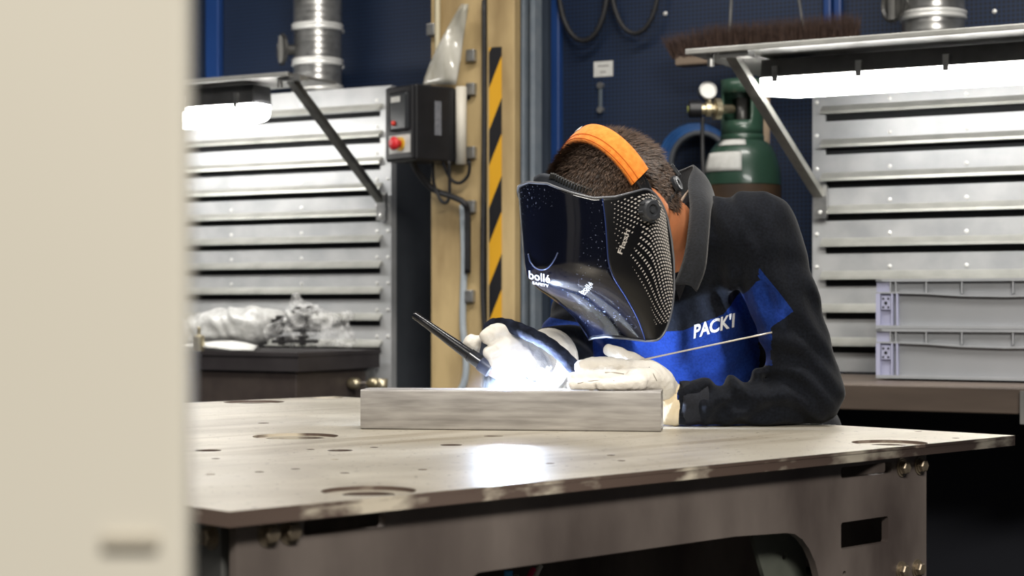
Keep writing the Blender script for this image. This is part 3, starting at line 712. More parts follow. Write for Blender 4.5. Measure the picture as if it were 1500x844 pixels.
# pipe with valves under the bench, fixed on a stand pipe
vp = thing('water_pipe', W(t_at(514, 0.06), 0.06, 0), 'thin pipe with two brass valves below the dark bench', 'pipe')
m_pipe = mat('dull_pipe', hexc(120,114,110), hexc(150,142,136), rough=0.4, metal=0.5)
a_ = PW(497, 562, 0.06); b_ = PW(560, 562, 0.06); c_ = V(a_.x, a_.y, 0)
MB().tube([c_, a_, PW(505, 561, 0.06), b_, V(b_.x, b_.y, 0)], 0.008, 10).build('pipe', m_pipe, vp, smooth=True, place=True)
for xq in (519, 548): MB().tube([PW(xq-9, 562, 0.055), PW(xq-4, 562, 0.055), PW(xq+4, 562, 0.055), PW(xq+9, 562, 0.055)], [0.010, 0.018, 0.018, 0.010], 12).build('valve', m_brass, vp, smooth=True, place=True)
MB().tube([PW(560, 555, 0.05), PW(560, 575, 0.05)], [0.017, 0.015], 12).build('tap', m_brass, vp, smooth=True, place=True)

# ================================================================ welding table
NR_A = math.atan2(0.934, 0.9596)
TN = V(-0.250, 1.569, 0)
LX, LY, TZ = 1.339, 1.536, 0.9
tab = thing('welding_table', TN, 'scratched steel welding table with round holes and bolted legs', 'table', rot=(0, 0, NR_A))
TM = Matrix.Translation(TN) @ Matrix.Rotation(NR_A, 4, 'Z')
def tl(xp, yp):                                   # surveyed point on the table top, in table coordinates
    Y = FPX*(CZ-TZ)/(yp-HZ); q = TM.inverted() @ V((xp-750)*Y/FPX, Y, 0); return q.x, q.y, Y
def table_top_material():
    m = bpy.data.materials.new('table_top_steel'); m.use_nodes = True; nt = m.node_tree; b = nt.nodes['Principled BSDF']
    b.inputs['Metallic'].default_value = 0.35; b.inputs['Roughness'].default_value = 0.42
    tc = nt.nodes.new('ShaderNodeTexCoord')
    def noise(scale, st=(1,1,1), det=6, dist=0.0, rot=0.0):
        mp = nt.nodes.new('ShaderNodeMapping'); mp.inputs['Scale'].default_value = st; mp.inputs['Rotation'].default_value = (0,0,rot)
        nt.links.new(tc.outputs['Object'], mp.inputs['Vector'])
        n = nt.nodes.new('ShaderNodeTexNoise'); n.inputs['Scale'].default_value = scale; n.inputs['Detail'].default_value = det; n.inputs['Distortion'].default_value = dist
        nt.links.new(mp.outputs['Vector'], n.inputs['Vector']); return n.outputs['Fac']
    def ramp(fac, a, ca, bpos, cb):
        r = nt.nodes.new('ShaderNodeValToRGB'); r.color_ramp.elements[0].position = a; r.color_ramp.elements[0].color = (*ca, 1)
        r.color_ramp.elements[1].position = bpos; r.color_ramp.elements[1].color = (*cb, 1); nt.links.new(fac, r.inputs['Fac']); return r.outputs['Color']
    base = ramp(noise(4.0, (1,1,1), 7, 1.0), 0.35, hexc(162,154,139), 0.68, hexc(192,185,170))
    scr = ramp(noise(16, (0.10, 1, 1), 6, 0.3, math.radians(47)), 0.52, (1,1,1), 0.66, hexc(222,217,210))
    spk = ramp(noise(130, (1,1,1), 2), 0.27, hexc(120,112,104), 0.33, (1,1,1))
    def mul(a, c):
        x = nt.nodes.new('ShaderNodeMix'); x.data_type = 'RGBA'; x.blend_type = 'MULTIPLY'; x.inputs['Factor'].default_value = 1.0
        nt.links.new(a, x.inputs['A']); nt.links.new(c, x.inputs['B']); return x.outputs['Result']
    nt.links.new(mul(mul(base, scr), spk), b.inputs['Base Color'])
    mr = nt.nodes.new('ShaderNodeMapRange'); mr.inputs['To Min'].default_value = 0.30; mr.inputs['To Max'].default_value = 0.52
    nt.links.new(noise(7, (0.3,1,1), 5, 0, math.radians(47)), mr.inputs['Value']); nt.links.new(mr.outputs['Result'], b.inputs['Roughness'])
    bp = nt.nodes.new('ShaderNodeBump'); bp.inputs['Strength'].default_value = 0.12; bp.inputs['Distance'].default_value = 0.001
    nt.links.new(noise(40, (0.15,1,1), 5, 0, math.radians(47)), bp.inputs['Height']); nt.links.new(bp.outputs['Normal'], b.inputs['Normal'])
    return m
m_top = table_top_material()
m_edge = mat('flame_cut_edge', hexc(92,76,68), hexc(208,198,180), rough=0.6, metal=0.1, scale=9, detail=6, lo=0.50, hi=0.62, stretch=(1,1,2.2))
def plate_edge(me):
    me.materials.clear(); me.materials.append(m_top); me.materials.append(m_edge)
    for p in me.polygons: p.material_index = 0 if abs(p.normal.z) > 0.5 else 1
big = [(433, 639, 0.120, 0.72), (540, 719, 0.094, 0.56), (1303, 648.5, 0.100, 0.54), (358, 588, 0.115, 0.7), (478, 582.5, 0.060, 0.7)]
small = [(305, 660, 0.033), (498, 660, 0.032), (661, 652, 0.029), (723, 639, 0.028), (386, 620, 0.018)]
tiny = [(316, 672), (380, 691.5), (433, 687), (490, 673), (455, 658.5), (548, 655.5), (308, 695), (619, 688), (895, 667), (910, 675), (806, 679), (740, 662), (505, 693), (1400, 642), (1345, 632)]
top_h, low_h = [], []
for x, y, dia, k in big:
    u, v, _ = tl(x, y)
    if u-dia/2 < 0.004 or v+dia/2 > LY-0.004: 
        u = max(u, dia/2+0.006); v = min(v, LY-dia/2-0.006)
    top_h.append(circ(u, v, dia/2, 40)); low_h.append(circ(u, v, dia/2*k, 36))
for x, y, dia in small:
    u, v, _ = tl(x, y); top_h.append(circ(u, v, dia/2, 24)); low_h.append(circ(u, v, dia/2, 24))
for x, y in tiny:
    u, v, _ = tl(x, y); top_h.append(circ(u, v, 0.0055, 12)); low_h.append(circ(u, v, 0.0055, 12))
outer = [(0, 0), (LX, 0), (LX, LY), (0, LY)]
PT = 0.0142
me = sheet('table_plate', outer, top_h, 0.004); plate_edge(me); q = link('top_plate', me, None, tab); q.location = (0, 0, TZ-0.004)
me = sheet('lower_plate', outer, low_h, PT-0.004); plate_edge(me); q = link('base_plate', me, None, tab); q.location = (0, 0, TZ-PT)
m_frame = mat('greasy_frame_steel', hexc(78,69,66), hexc(136,126,120), rough=0.5, metal=0.15, scale=6, detail=9, rvar=0.06, stretch=(1,1,0.45), lo=0.34, hi=0.72)
m_frame2 = mat('grey_green_gusset', hexc(96,100,92), hexc(110,113,104), rough=0.5, metal=0.3)
# front frame sheet, drawn in (s, z) then stood upright
def sx(xp):                                      # along the front edge for a column of the photograph, plane inset 25 mm
    k = (xp-750)/FPX; n0 = TM @ V(0, 0.025, 0); e = TM.to_3x3() @ V(1, 0, 0)
    s = (k*n0.y-n0.x)/(e.x-k*e.y); return s, n0.y+s*e.y
def sz(xp, yp): s, Y = sx(xp); return CZ-(yp-HZ)*Y/FPX
ztp = TZ-PT
s1 = sx(1357)[0]; s0 = 0.025
sl = sx(1152)[0]; zl_ = sz(1152, 781); zl2 = sz(680, 842)
arch = []
for a in np.radians(np.linspace(90, 0, 8)): arch.append((sl+0.075*math.cos(a)-0.0, zl_-0.11+0.11*math.sin(a)))
fo = [(s0, ztp), (s1, ztp), (s1, 0.0), (s1-0.14, 0.0)]+arch[::-1]+[(sl-0.1, (zl_+zl2)/2-0.002+0.004)]
fo += [(s0+0.30, zl2), (s0+0.26, zl2-0.02), (s0+0.22, zl2-0.1), (s0+0.17, 0.0), (s0, 0.0)]
def hole_rect(xa, ya, xb, yb, r=0.004):
    s_a, s_b = sx(xa)[0], sx(xb)[0]; xm = (xa+xb)/2
    return rrect(s_a, sz(xm, yb), s_b, sz(xm, ya), r)
holes = [hole_rect(445, 757, 565, 779), hole_rect(1232, 681, 1306, 697), hole_rect(1232, 761, 1301, 800)]
holes += [circ(sx(1237)[0], sz(1237, 841), 0.004, 12)]
for h in holes[:2]:
    for i, p in enumerate(h): h[i] = (p[0], min(p[1], ztp-0.0006))
me = sheet('frame_front', fo, holes, 0.010); me.transform(Matrix.Rotation(math.pi/2, 4, 'X'))
q = link('front_frame', me, m_frame, tab); q.location = (0, 0.035, 0)
# near side frame; far side and back sheets added as dark under the table
me = sheet('frame_side', [(0.05, ztp), (LY-0.05, ztp), (LY-0.05, 0), (LY-0.2, 0), (LY-0.26, zl_-0.05), (0.26, zl_-0.05), (0.2, 0), (0.05, 0)], [], 0.010)
me.transform(Matrix.Rotation(math.pi/2, 4, 'X')); me.transform(Matrix.Rotation(math.pi/2, 4, 'Z'))
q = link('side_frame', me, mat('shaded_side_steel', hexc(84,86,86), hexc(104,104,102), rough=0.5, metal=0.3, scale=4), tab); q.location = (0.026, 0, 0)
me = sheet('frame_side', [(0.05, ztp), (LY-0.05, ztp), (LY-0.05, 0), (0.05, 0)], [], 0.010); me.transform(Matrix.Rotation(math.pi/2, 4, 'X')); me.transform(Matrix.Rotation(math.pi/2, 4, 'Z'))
q = link('side_frame', me, m_frame, tab); q.location = (s1-0.012, 0, 0)  # far side closed solid, added so the space underneath stays dark
me2 = sheet('back_sheet', [(s0, ztp), (s1, ztp), (s1, 0), (s0, 0)], [], 0.010)
me2.transform(Matrix.Rotation(math.pi/2, 4, 'X')); q = link('added_back_sheet', me2, m_frame, tab); q.location = (0, LY-0.04, 0)  # solid back sheet, added to darken the view under the plate
# gusset plate behind the arch
gs = sheet('gusset', [(sl-0.018, zl_+0.01), (sl+0.10, zl_+0.01), (sl+0.10, 0.5), (sl+0.045, zl_-0.085), (sl+0.02, zl_-0.075)], [circ(sl+0.055, zl_-0.038, 0.0055, 14)], 0.006)
gs.transform(Matrix.Rotation(math.pi/2, 4, 'X')); q = link('gusset', gs, m_frame2, tab); q.location = (0, 0.075, 0)
# bolts with washers
bolt_me = MB()
bolt_me.lathe([(0, 0), (0.0125, 0), (0.0125, 0.002), (0.0, 0.002)], 18)
bolt_me.lathe([(0, 0.002), (0.0095, 0.002), (0.0095, 0.004), (0, 0.004)], 18)
bolt_me.lathe([(0, 0.004), (0.0085, 0.004), (0.0085, 0.009), (0.0070, 0.0105), (0, 0.0105)], 6)
bm_ = bolt_me.mesh('bolt'); bm_.materials.append(mat('bolt_steel', hexc(120,108,92), hexc(150,138,120), rough=0.4, metal=0.6, scale=60))
for xq, yq in ((393, 780), (424, 775), (1321, 685), (1347, 682), (1320, 836), (1343, 833)):
    q = link('bolt', bm_, None, tab); s, Y = sx(xq); q.location = (s, 0.0255, min(sz(xq, yq), ztp-0.013)); q.rotation_euler = (math.pi/2, 0, 0)
for vq in (0.065, 0.095):
    q = link('bolt', bm_, None, tab); q.location = (0.0265, vq, ztp-0.016); q.rotation_euler = (math.pi/2, 0, -math.pi/2)
# cable ends hanging in the dark under the table
def UT(xp, yp, v): 
    n0 = TM @ V(0, v, 0); e = TM.to_3x3() @ V(1, 0, 0); k = (xp-750)/FPX; s = (k*n0.y-n0.x)/(e.x-k*e.y); Y = n0.y+s*e.y
    return V((xp-750)*Y/FPX, Y, CZ-(yp-HZ)*Y/FPX)
for name, pts, r, c, lab in (
    ('cable', [(745, 836), (743, 860), (738, 900), (735, 940)], 0.0055, hexc(70,160,220), 'light blue cable end hanging under the welding table'),
    ('cable', [(782, 833), (774, 850), (765, 900), (762, 940)], 0.0035, hexc(190,30,84), 'red cable end hanging under the welding table'),
    ('cable', [(792, 828), (783, 850), (776, 900), (772, 940)], 0.0035, hexc(206,204,196), 'white cable end hanging under the welding table'),
    ('cable', [(755, 843), (757, 860), (752, 900), (750, 940)], 0.0045, hexc(160,160,160), 'grey cable end hanging under the welding table'),
    ('cable', [(1125, 846), (1170, 836), (1230, 842), (1290, 850)], 0.006, hexc(30,30,34), 'black cable lying behind the gusset of the welding table')):
    cable(name, [UT(x, y, 0.25 if x < 900 else 0.2) for x, y in pts], r, mat('cable_'+lab.split()[0], c, rough=0.5), lab)

# ================================================================ the square tube being welded
m_tube = mat('mill_finish_tube', hexc(128,124,121), hexc(182,178,174), rough=0.42, metal=0.25, scale=110, stretch=(0.10,1,1.0), detail=14, lo=0.25, hi=0.70, rvar=0.08)
BA = V(-0.2245, 2.629, TZ); BE = V(0.9917, -0.1288, 0).normalized(); BN = V(0.1288, 0.9917, 0).normalized()
BL, BD, BH = 0.444, 0.072, 0.0585
beam = MB(); 
prof_o = rrect(0, 0, BD, BH, 0.003, 3); prof_i = rrect(0.004, 0.004, BD-0.004, BH-0.004, 0.002, 3)
ro = [[beam.bm.verts.new((x, y, z)) for y, z in prof_o] for x in (0, BL)]; ri = [[beam.bm.verts.new((x, y, z)) for y, z in prof_i] for x in (0, BL)]
n = len(prof_o)
for j in range(n):
    k_ = (j+1)%n
    beam.bm.faces.new([ro[0][j], ro[0][k_], ro[1][k_], ro[1][j]]); beam.bm.faces.new([ri[0][j], ri[1][j], ri[1][k_], ri[0][k_]])
    for e in (0, 1): beam.bm.faces.new([ro[e][j], ri[e][j], ri[e][k_], ro[e][k_]])
q = beam.build('steel_tube', m_tube, None); q.location = BA+V(0,0,0.0003); q.rotation_euler = (0, 0, math.atan2(BE.y, BE.x))
set_smooth_angle(q, 30); tag(q, 'hollow square steel tube lying on the welding table under the gloved hands', 'steel tube')
def beam_pt(s, d, h): return BA+BE*s+BN*d+V(0, 0, h)

# ================================================================ pale cabinet close to the camera
m_pale = mat('pale_enamel', hexc(196,191,178), hexc(204,199,187), rough=0.5, scale=2.5, detail=2)
fg = thing('machine_cabinet', (-0.303, 0.56, 0), 'large out of focus cream machine cabinet standing in the foreground', 'cabinet')
MB().box((-0.45, 0, 0.02), (0.2005, 0.012, 2.0)).bevel(0.003, 3).build('door', m_pale, fg)
MB().box((-0.45, 0.0125, 0.0), (-0.05, 0.40, 1.95)).build('housing', m_pale, fg)
MB().box((-0.44, 0.005, 0.0), (0.19, 0.012, 0.02)).build('plinth', m_dark, fg)
hz0 = CZ-(800-HZ)*0.55/FPX
MB().box((0.178-0.004, -0.003, hz0-0.002), (0.192, 0.0005, hz0+0.0025)).bevel(0.0008).build('catch', mat('grey_catch', hexc(172,165,151), rough=0.5), fg)
# ================================================================ the welder
m_skin = mat('skin', hexc(216,136,92), hexc(224,148,104), rough=0.5, scale=30, bump=0.1, bscale=250)
m_glove = mat('white_glove_cloth', hexc(222,216,206), hexc(234,229,220), rough=0.85, scale=25, bump=0.35, bscale=420)
m_cuff = mat('cream_glove_cuff', hexc(216,198,164), hexc(226,210,180), rough=0.85, scale=30, bump=0.35, bscale=420)
m_trous = mat('navy_trousers', hexc(22,25,36), hexc(28,31,42), rough=0.9)
pers = thing('person', (0.44, 3.12, 0), 'welder in a black and blue work sweater bending over the table in white gloves', 'person')
def frame(yaw, pitch):
    y, p = math.radians(yaw), math.radians(pitch)
    f = V(-math.cos(y)*math.cos(p), -math.sin(y)*math.cos(p), -math.sin(p)); l = V(math.sin(y), -math.cos(y), 0)
    return f, l, f.cross(l)
HC = P(900, 300, 2.72); hf, hl, hu = frame(35, 40)
def HP(a, b, c): return HC+hf*a+hl*b+hu*c
ER = (0.100, 0.078, 0.105)
# joints
SL, UL, EL, FL, WL = P(1104, 346, 2.765), P(1142, 430, 2.745), P(1187, 572, 2.735), P(1100, 588, 2.715), P(1004, 593, 2.70)
SR, ERt, WR = P(900, 372, 3.0), P(842, 512, 2.91), P(803, 530, 2.795)
NB_ = P(1003, 385, 2.88); CH = P(1008, 470, 2.94); WAI = P(1085, 610, 3.06); HIP = V(0.43, 3.11, 0.78)
# ---- body: one continuous surface from head to feet (mostly inside the clothes)
f = Field((-0.06, 2.45, -0.01), (0.72, 3.36, 1.36), 0.0072)
G = f.G
f.D = ell_d(G, HC, (hf, hl, hu), ER).astype(np.float32)
f.add(cone_d(G, HP(0.045, 0, -0.02), HP(0.062, 0, -0.105), 0.062, 0.030), 0.03)          # jaw and chin
f.add(cone_d(G, HP(0.098, 0, -0.005), HP(0.118, 0, -0.045), 0.009, 0.014), 0.015)         # nose
f.add(cone_d(G, HP(0.094, -0.022, -0.080), HP(0.094, 0.022, -0.080), 0.008, 0.008), 0.012) # mouth
f.add(cone_d(G, HP(0.090, -0.04, 0.012), HP(0.090, 0.04, 0.012), 0.012, 0.012), 0.02)     # brow
for s in (-1, 1):
    f.cut(ell_d(G, HP(0.102, 0.032*s, -0.012), (hf, hl, hu), (0.012, 0.017, 0.010)))      # eye sockets
    f.add(ell_d(G, HP(-0.012, 0.081*s, -0.015), (hf, hl, hu), (0.018, 0.008, 0.032)), 0.006)  # ears
f.add(cone_d(G, HP(-0.030, 0, -0.055), NB_, 0.060, 0.066), 0.03)
f.chain([NB_, CH, WAI, HIP], [0.08, 0.12, 0.11, 0.12], 0.05)
f.chain([SL, SR], [0.05, 0.055], 0.05)
f.chain([SL, UL, EL, FL, WL, P(975, 578, 2.69)], [0.045, 0.038, 0.030, 0.020, 0.014, 0.010], 0.03)
f.chain([SR, ERt, WR, P(785, 526, 2.76)], [0.048, 0.038, 0.020, 0.010], 0.03)
KN = {}
for s, hp, kn, an in ((1, V(0.50, 3.06, 0.76), V(0.50, 2.93, 0.43), V(0.56, 3.12, 0.07)), (-1, V(0.37, 3.17, 0.76), V(0.33, 3.08, 0.43), V(0.37, 3.27, 0.07))):
    f.chain([hp, kn, an, an+V(-0.09, -0.09, -0.035)], [0.085, 0.055, 0.038, 0.03], 0.04); KN[s] = (hp, kn, an)
q = link('body', f.mesh('body', 2), m_skin); keep(q, pers)
eye = MB().lathe([(0, -0.012)]+[(0.012*math.cos(a), 0.012*math.sin(a)) for a in np.radians(np.linspace(-75, 75, 9))]+[(0, 0.012)], 16).mesh('eye', True)
for s in (-1, 1):
    q = link('eye', eye, mat('eye_white', hexc(220,216,210), rough=0.2)); q.location = HP(0.088, 0.032*s, -0.012); keep(q, pers)
# ---- trousers and shoes
f = Field((0.18, 2.85, 0.04), (0.72, 3.36, 0.92), 0.009)
f.chain([HIP+V(0.01, 0.0, 0.07), HIP], [0.13, 0.14], 0.03)
for s in (1, -1):
    hp, kn, an = KN[s]; f.chain([hp, kn, an+V(0, 0, 0.03)], [0.10, 0.072, 0.062], 0.05)
f.D += 0.004*np.sin(f.G[2]*70+6*np.sin(f.G[0]*18))
q = link('trousers', f.mesh('trousers'), m_trous); keep(q, pers)
for s in (1, -1):
    an = KN[s][2]; f = Field((an.x-0.22, an.y-0.22, -0.002), (an.x+0.1, an.y+0.1, 0.15), 0.006)
    f.chain([an+V(0.02, 0.02, -0.02), an+V(-0.06, -0.06, -0.030), an+V(-0.13, -0.13, -0.035)], [0.052, 0.048, 0.040], 0.02); f.add(cone_d(f.G, an, an+V(0,0,0.05), 0.05, 0.05), 0.02)
    f.D = np.maximum(f.D, 0.002-f.G[2]); q = link('shoe', f.mesh('shoe'), m_black); keep(q, pers)
# ---- sweater
f = Field((-0.02, 2.58, 0.78), (0.66, 3.34, 1.33), 0.0048)
G = f.G; X, Y, Z = G
f.chain([NB_+V(0.0, 0.0, -0.01), P(1010, 440, 2.93), P(1045, 540, 2.99), WAI, HIP+V(0, 0, 0.05)], [0.092, 0.140, 0.142, 0.140, 0.150], 0.05)
f.chain([P(1055, 352, 2.80), SL, SL+V(0.004, 0, -0.012)], [0.060, 0.063, 0.062], 0.05)
f.chain([P(1000, 360, 2.87), SR], [0.08, 0.072], 0.06)
f.chain([SL, UL, EL], [0.064, 0.056, 0.049], 0.035)
f.chain([EL, FL, P(1030, 592, 2.703), WL], [0.049, 0.0385, 0.034, 0.0325], 0.016)
f.chain([SR, ERt], [0.072, 0.058], 0.05)
f.chain([ERt, P(822, 520, 2.85), WR], [0.056, 0.050, 0.042], 0.02)
# folds: soft long ones hanging from the shoulder, crumpled ones in the elbow and along the forearm
def bumpf(c, r): 
    return np.exp(-(((X-c[0])**2+(Y-c[1])**2+(Z-c[2])**2)/(r*r)))
e1 = bumpf(P(1130, 560, 2.69), 0.085); e2 = bumpf(P(1060, 575, 2.69), 0.09); a1 = bumpf(P(1100, 450, 2.74), 0.075); c1 = bumpf(P(980, 510, 2.80), 0.14)
sL = bumpf(P(1075, 320, 2.76), 0.06); r1 = bumpf(P(815, 500, 2.85), 0.09)
f.D += 0.0085*e1*np.sin((X*0.55+Z*1.0)*150+2.5*np.sin(X*40))
f.D += 0.0065*e2*np.sin((X*1.0-Z*0.5)*130+2.0*np.sin(Z*60+X*30))
f.D += 0.0075*a1*np.sin((X*1.0+Z*0.22)*190+1.2*np.sin(Z*30))
f.D += 0.0060*c1*np.sin((X*1.0+Z*0.30)*85+1.0*np.sin(Z*25+2))
f.D += 0.0045*sL*np.sin((X*0.8+Z*0.6)*150+1.5*np.sin(Y*40))
u1 = bumpf(P(1160, 430, 2.70), 0.09); f.D += 0.0035*u1*np.sin((X*0.9+Z*0.45)*120+1.5*np.sin(Z*35))
f.D += 0.0060*r1*np.sin((X*0.4+Z*1.0+Y*0.4)*150+2*np.sin(X*40))
f.D += 0.0024*np.sin(X*60+4*np.sin(Z*22))*np.sin(Z*48+3*np.sin(X*25))
# seam ridge where the sleeve is set in
d_seam = np.abs((X-SL.x+0.030)*0.80+(Z-SL.z)*0.35+(Y-SL.y)*0.1)
f.D -= 0.0040*np.exp(-(d_seam/0.0060)**2)*(Z > SL.z-0.08)*(Y < SL.y+0.10)
# the sleeve rests on the table plate: flatten it there
f.D = np.maximum(f.D, TZ+0.0015-Z-1.0*((Y-2.503)*0.709+(X-0.7096)*0.705 > 0.004))
me = f.mesh('sweater', 1)
n = len(me.vertices); co = np.empty(n*3, np.float32); me.vertices.foreach_get('co', co); co = co.reshape(-1, 3)
x, y, z = co.T
arm = np.minimum.reduce([np.linalg.norm(co-np.array(a+(b-a)*t)[None], axis=1) for a, b in ((SL, UL), (UL, EL)) for t in (0.15, 0.35, 0.55, 0.75, 0.95)])
chest_line = np.interp(x, [0.0, 0.20, 0.27, 0.334, 0.372, 0.40], [1.075, 1.040, 1.044, 1.070, 1.120, 1.130])
blue = np.clip((chest_line-z)/0.004, -1, 1)
# left sleeve: one slanting blue patch on the inner front, black elsewhere
pA, pB, pC = P(1114, 398, 2.71), P(1162, 456, 2.69), P(1122, 486, 2.69)
sleeve_l = (x > np.interp(z, [0.90, 1.045, 1.115, 1.2], [0.405, 0.393, 0.378, 0.36]))
top = (pA.z+(x-pA.x)*(pB.z-pA.z)/(pB.x-pA.x))-z
bot = z-(pC.z+(x-pC.x)*(pB.z-pC.z)/(pB.x-pC.x))
patch = np.clip(np.minimum(top, bot)/0.004, -1, 1)
blue = np.where(sleeve_l, patch, blue)
# forearms and the right lower sleeve are black
fore = (z < 0.992) & (y < 2.765); blue = np.where(fore & (x > 0.25), -1, blue)
dR = np.array([ERt.x-WR.x, ERt.y-WR.y, ERt.z-WR.z]); tR = ((co-np.array(WR))@dR)/(dR@dR)
lat = np.linalg.norm(co-np.array(WR)-tR[:, None]*dR, axis=1)
blue = np.where((tR < 0.62) & (lat < 0.085) & (x < 0.13), np.minimum(blue, -1), blue)
at = me.attributes.new('blue', 'FLOAT', 'POINT'); at.data.foreach_set('value', blue.astype(np.float32))
def sweater_material():
    m = bpy.data.materials.new('two_tone_fleece'); m.use_nodes = True; nt = m.node_tree; b = nt.nodes['Principled BSDF']
    b.inputs['Roughness'].default_value = 0.95; b.inputs['Specular IOR Level'].default_value = 0.15
    b.inputs['Sheen Weight'].default_value = 0.10; b.inputs['Sheen Roughness'].default_value = 0.4
    a = nt.nodes.new('ShaderNodeAttribute'); a.attribute_name = 'blue'
    g = nt.nodes.new('ShaderNodeMath'); g.operation = 'GREATER_THAN'; g.inputs[1].default_value = 0.0; nt.links.new(a.outputs['Fac'], g.inputs[0])
    tc = nt.nodes.new('ShaderNodeTexCoord'); no = nt.nodes.new('ShaderNodeTexNoise'); no.inputs['Scale'].default_value = 260; no.inputs['Detail'].default_value = 3; nt.links.new(tc.outputs['Object'], no.inputs['Vector'])
    def ramp(ca, cb):
        r = nt.nodes.new('ShaderNodeValToRGB'); r.color_ramp.elements[0].color = (*ca, 1); r.color_ramp.elements[1].color = (*cb, 1)
        r.color_ramp.elements[0].position = 0.3; r.color_ramp.elements[1].position = 0.7; nt.links.new(no.outputs['Fac'], r.inputs['Fac']); return r.outputs['Color']
    mx = nt.nodes.new('ShaderNodeMix'); mx.data_type = 'RGBA'; nt.links.new(g.outputs[0], mx.inputs['Factor'])
    nt.links.new(ramp(hexc(13,15,20), hexc(23,26,33)), mx.inputs['A']); nt.links.new(ramp(hexc(13,36,94), hexc(24,51,118)), mx.inputs['B'])
    nt.links.new(mx.outputs['Result'], b.inputs['Base Color'])
    bp = nt.nodes.new('ShaderNodeBump'); bp.inputs['Strength'].default_value = 0.35; bp.inputs['Distance'].default_value = 0.001
    nt.links.new(no.outputs['Fac'], bp.inputs['Height']); nt.links.new(bp.outputs['Normal'], b.inputs['Normal'])
    return m
m_sw = sweater_material()
sweater = link('sweater', me, m_sw); keep(sweater, pers)
# cuff band of the left sleeve
m_rib = mat('black_knit', hexc(18,20,27), hexc(27,30,38), rough=0.95, scale=200, bump=0.4, bscale=300)
cz = P(1014, 592.5, 2.701)
rows = []
for i in range(7):
    xx = P(997+6.2*i, 592, 2.70).x; r_ = 0.0335+0.0012*math.sin(i*1.2)
    rows.append([(xx+0.0015*math.sin(3*a), cz.y+r_*math.cos(a), max(TZ+0.001, 0.9345+r_*math.sin(a))) for a in np.linspace(0, 2*math.pi, 37)[:-1]])
rows = [[(rows[0][j][0]+0.002, cz.y+(p[1]-cz.y)*0.9, 0.9345+(p[2]-0.9345)*0.9) for j, p in enumerate(rows[0])]]+rows
q = MB().grid(rows, closed=True).build('sleeve_cuff', m_rib, sweater, smooth=True, place=True)
# chest lettering, laid on the cloth
bvh = BVHTree.FromObject(sweater, bpy.context.evaluated_depsgraph_get()) if False else BVHTree.FromPolygons([v.co.copy() for v in me.vertices], [tuple(p.vertices) for p in me.polygons])
tm = text_mesh("PACK'I", 'lettering', 0.03)
bm = bmesh.new(); bm.from_mesh(tm); bmesh.ops.triangulate(bm, faces=bm.faces[:]); bmesh.ops.subdivide_edges(bm, edges=bm.edges[:], cuts=2)
xs = [v.co.x for v in bm.verts]; tw = max(xs)-min(xs); x0t = min(xs)
for v in bm.verts:
    u = (v.co.x-x0t)/tw; h = v.co.y/0.70
    tx, ty = 1016+59*u+5*h*0.15, 495-17*u-19*h
    p0 = P(tx, ty, 2.5); d = (p0-V(0, 0, CZ)).normalized()
    hit = bvh.ray_cast(V(0, 0, CZ)+d*2.45, d)
    v.co = hit[0]+hit[1]*0.0012 if hit[0] else P(tx, ty, 2.8)
me_t = bpy.data.meshes.new('lettering'); bm.to_mesh(me_t); bm.free()
q = link('chest_lettering', me_t, mat('white_print', hexc(226,226,226), rough=0.7)); keep(q, sweater); q['label'] = "white printed letters PACK' on the chest"
# ---- collar
m_collar = mat('black_collar_fleece', hexc(14,16,21), hexc(25,28,35), rough=0.95, scale=220, bump=0.35, bscale=300, sheen=0.15)
ridge = [P(988, 417, 2.700), P(1000, 385, 2.695), P(1007, 350, 2.700), P(1011, 305, 2.730), P(1008, 268, 2.790), P(1016, 244, 2.850), P(1004, 247, 2.92), P(975, 262, 2.97), P(945, 300, 2.98)]
outer_ = [P(1020, 427, 2.690), P(1032, 395, 2.690), P(1037, 350, 2.700), P(1040, 312, 2.725), P(1044, 295, 2.775), P(1046, 290, 2.850), P(1040, 300, 2.95), P(1000, 320, 3.02), P(950, 345, 3.03)]
R1, R2 = smooth_path(ridge, 5), smooth_path(outer_, 5)
rows = []
for a, b in zip(R1, R2):
    nrm = V(0.3, -0.75, 0.35)
    rows.append([a.lerp(b, t)+nrm*0.012*math.sin(math.pi*t)*(1 if t < 1 else 0) for t in [j/7 for j in range(8)]])
q = MB().grid(rows).build('collar', m_collar, sweater, smooth=True, place=True); md = q.modifiers.new('thick', 'SOLIDIFY'); md.thickness = 0.004; md.offset = 0
# inner stand of the collar with its paler edge
inner = [a+V(0.006, 0.010, -0.03)+(NB_-a)*0.16 for a in R1]
rows = [[a.lerp(b, t) for t in (0, 0.33, 0.66, 1)] for a, b in zip(R1, inner)]
q = MB().grid(rows).build('collar_lining', m_collar, sweater, smooth=True, place=True)
q = MB().tube(smooth_path([P(992, 305, 2.76), P(1000, 291, 2.78), P(1010, 278, 2.80), P(1016, 268, 2.82)], 4), 0.0022, 6).build('collar_piping', mat('beige_piping', hexc(150,132,116), rough=0.8), sweater, place=True)

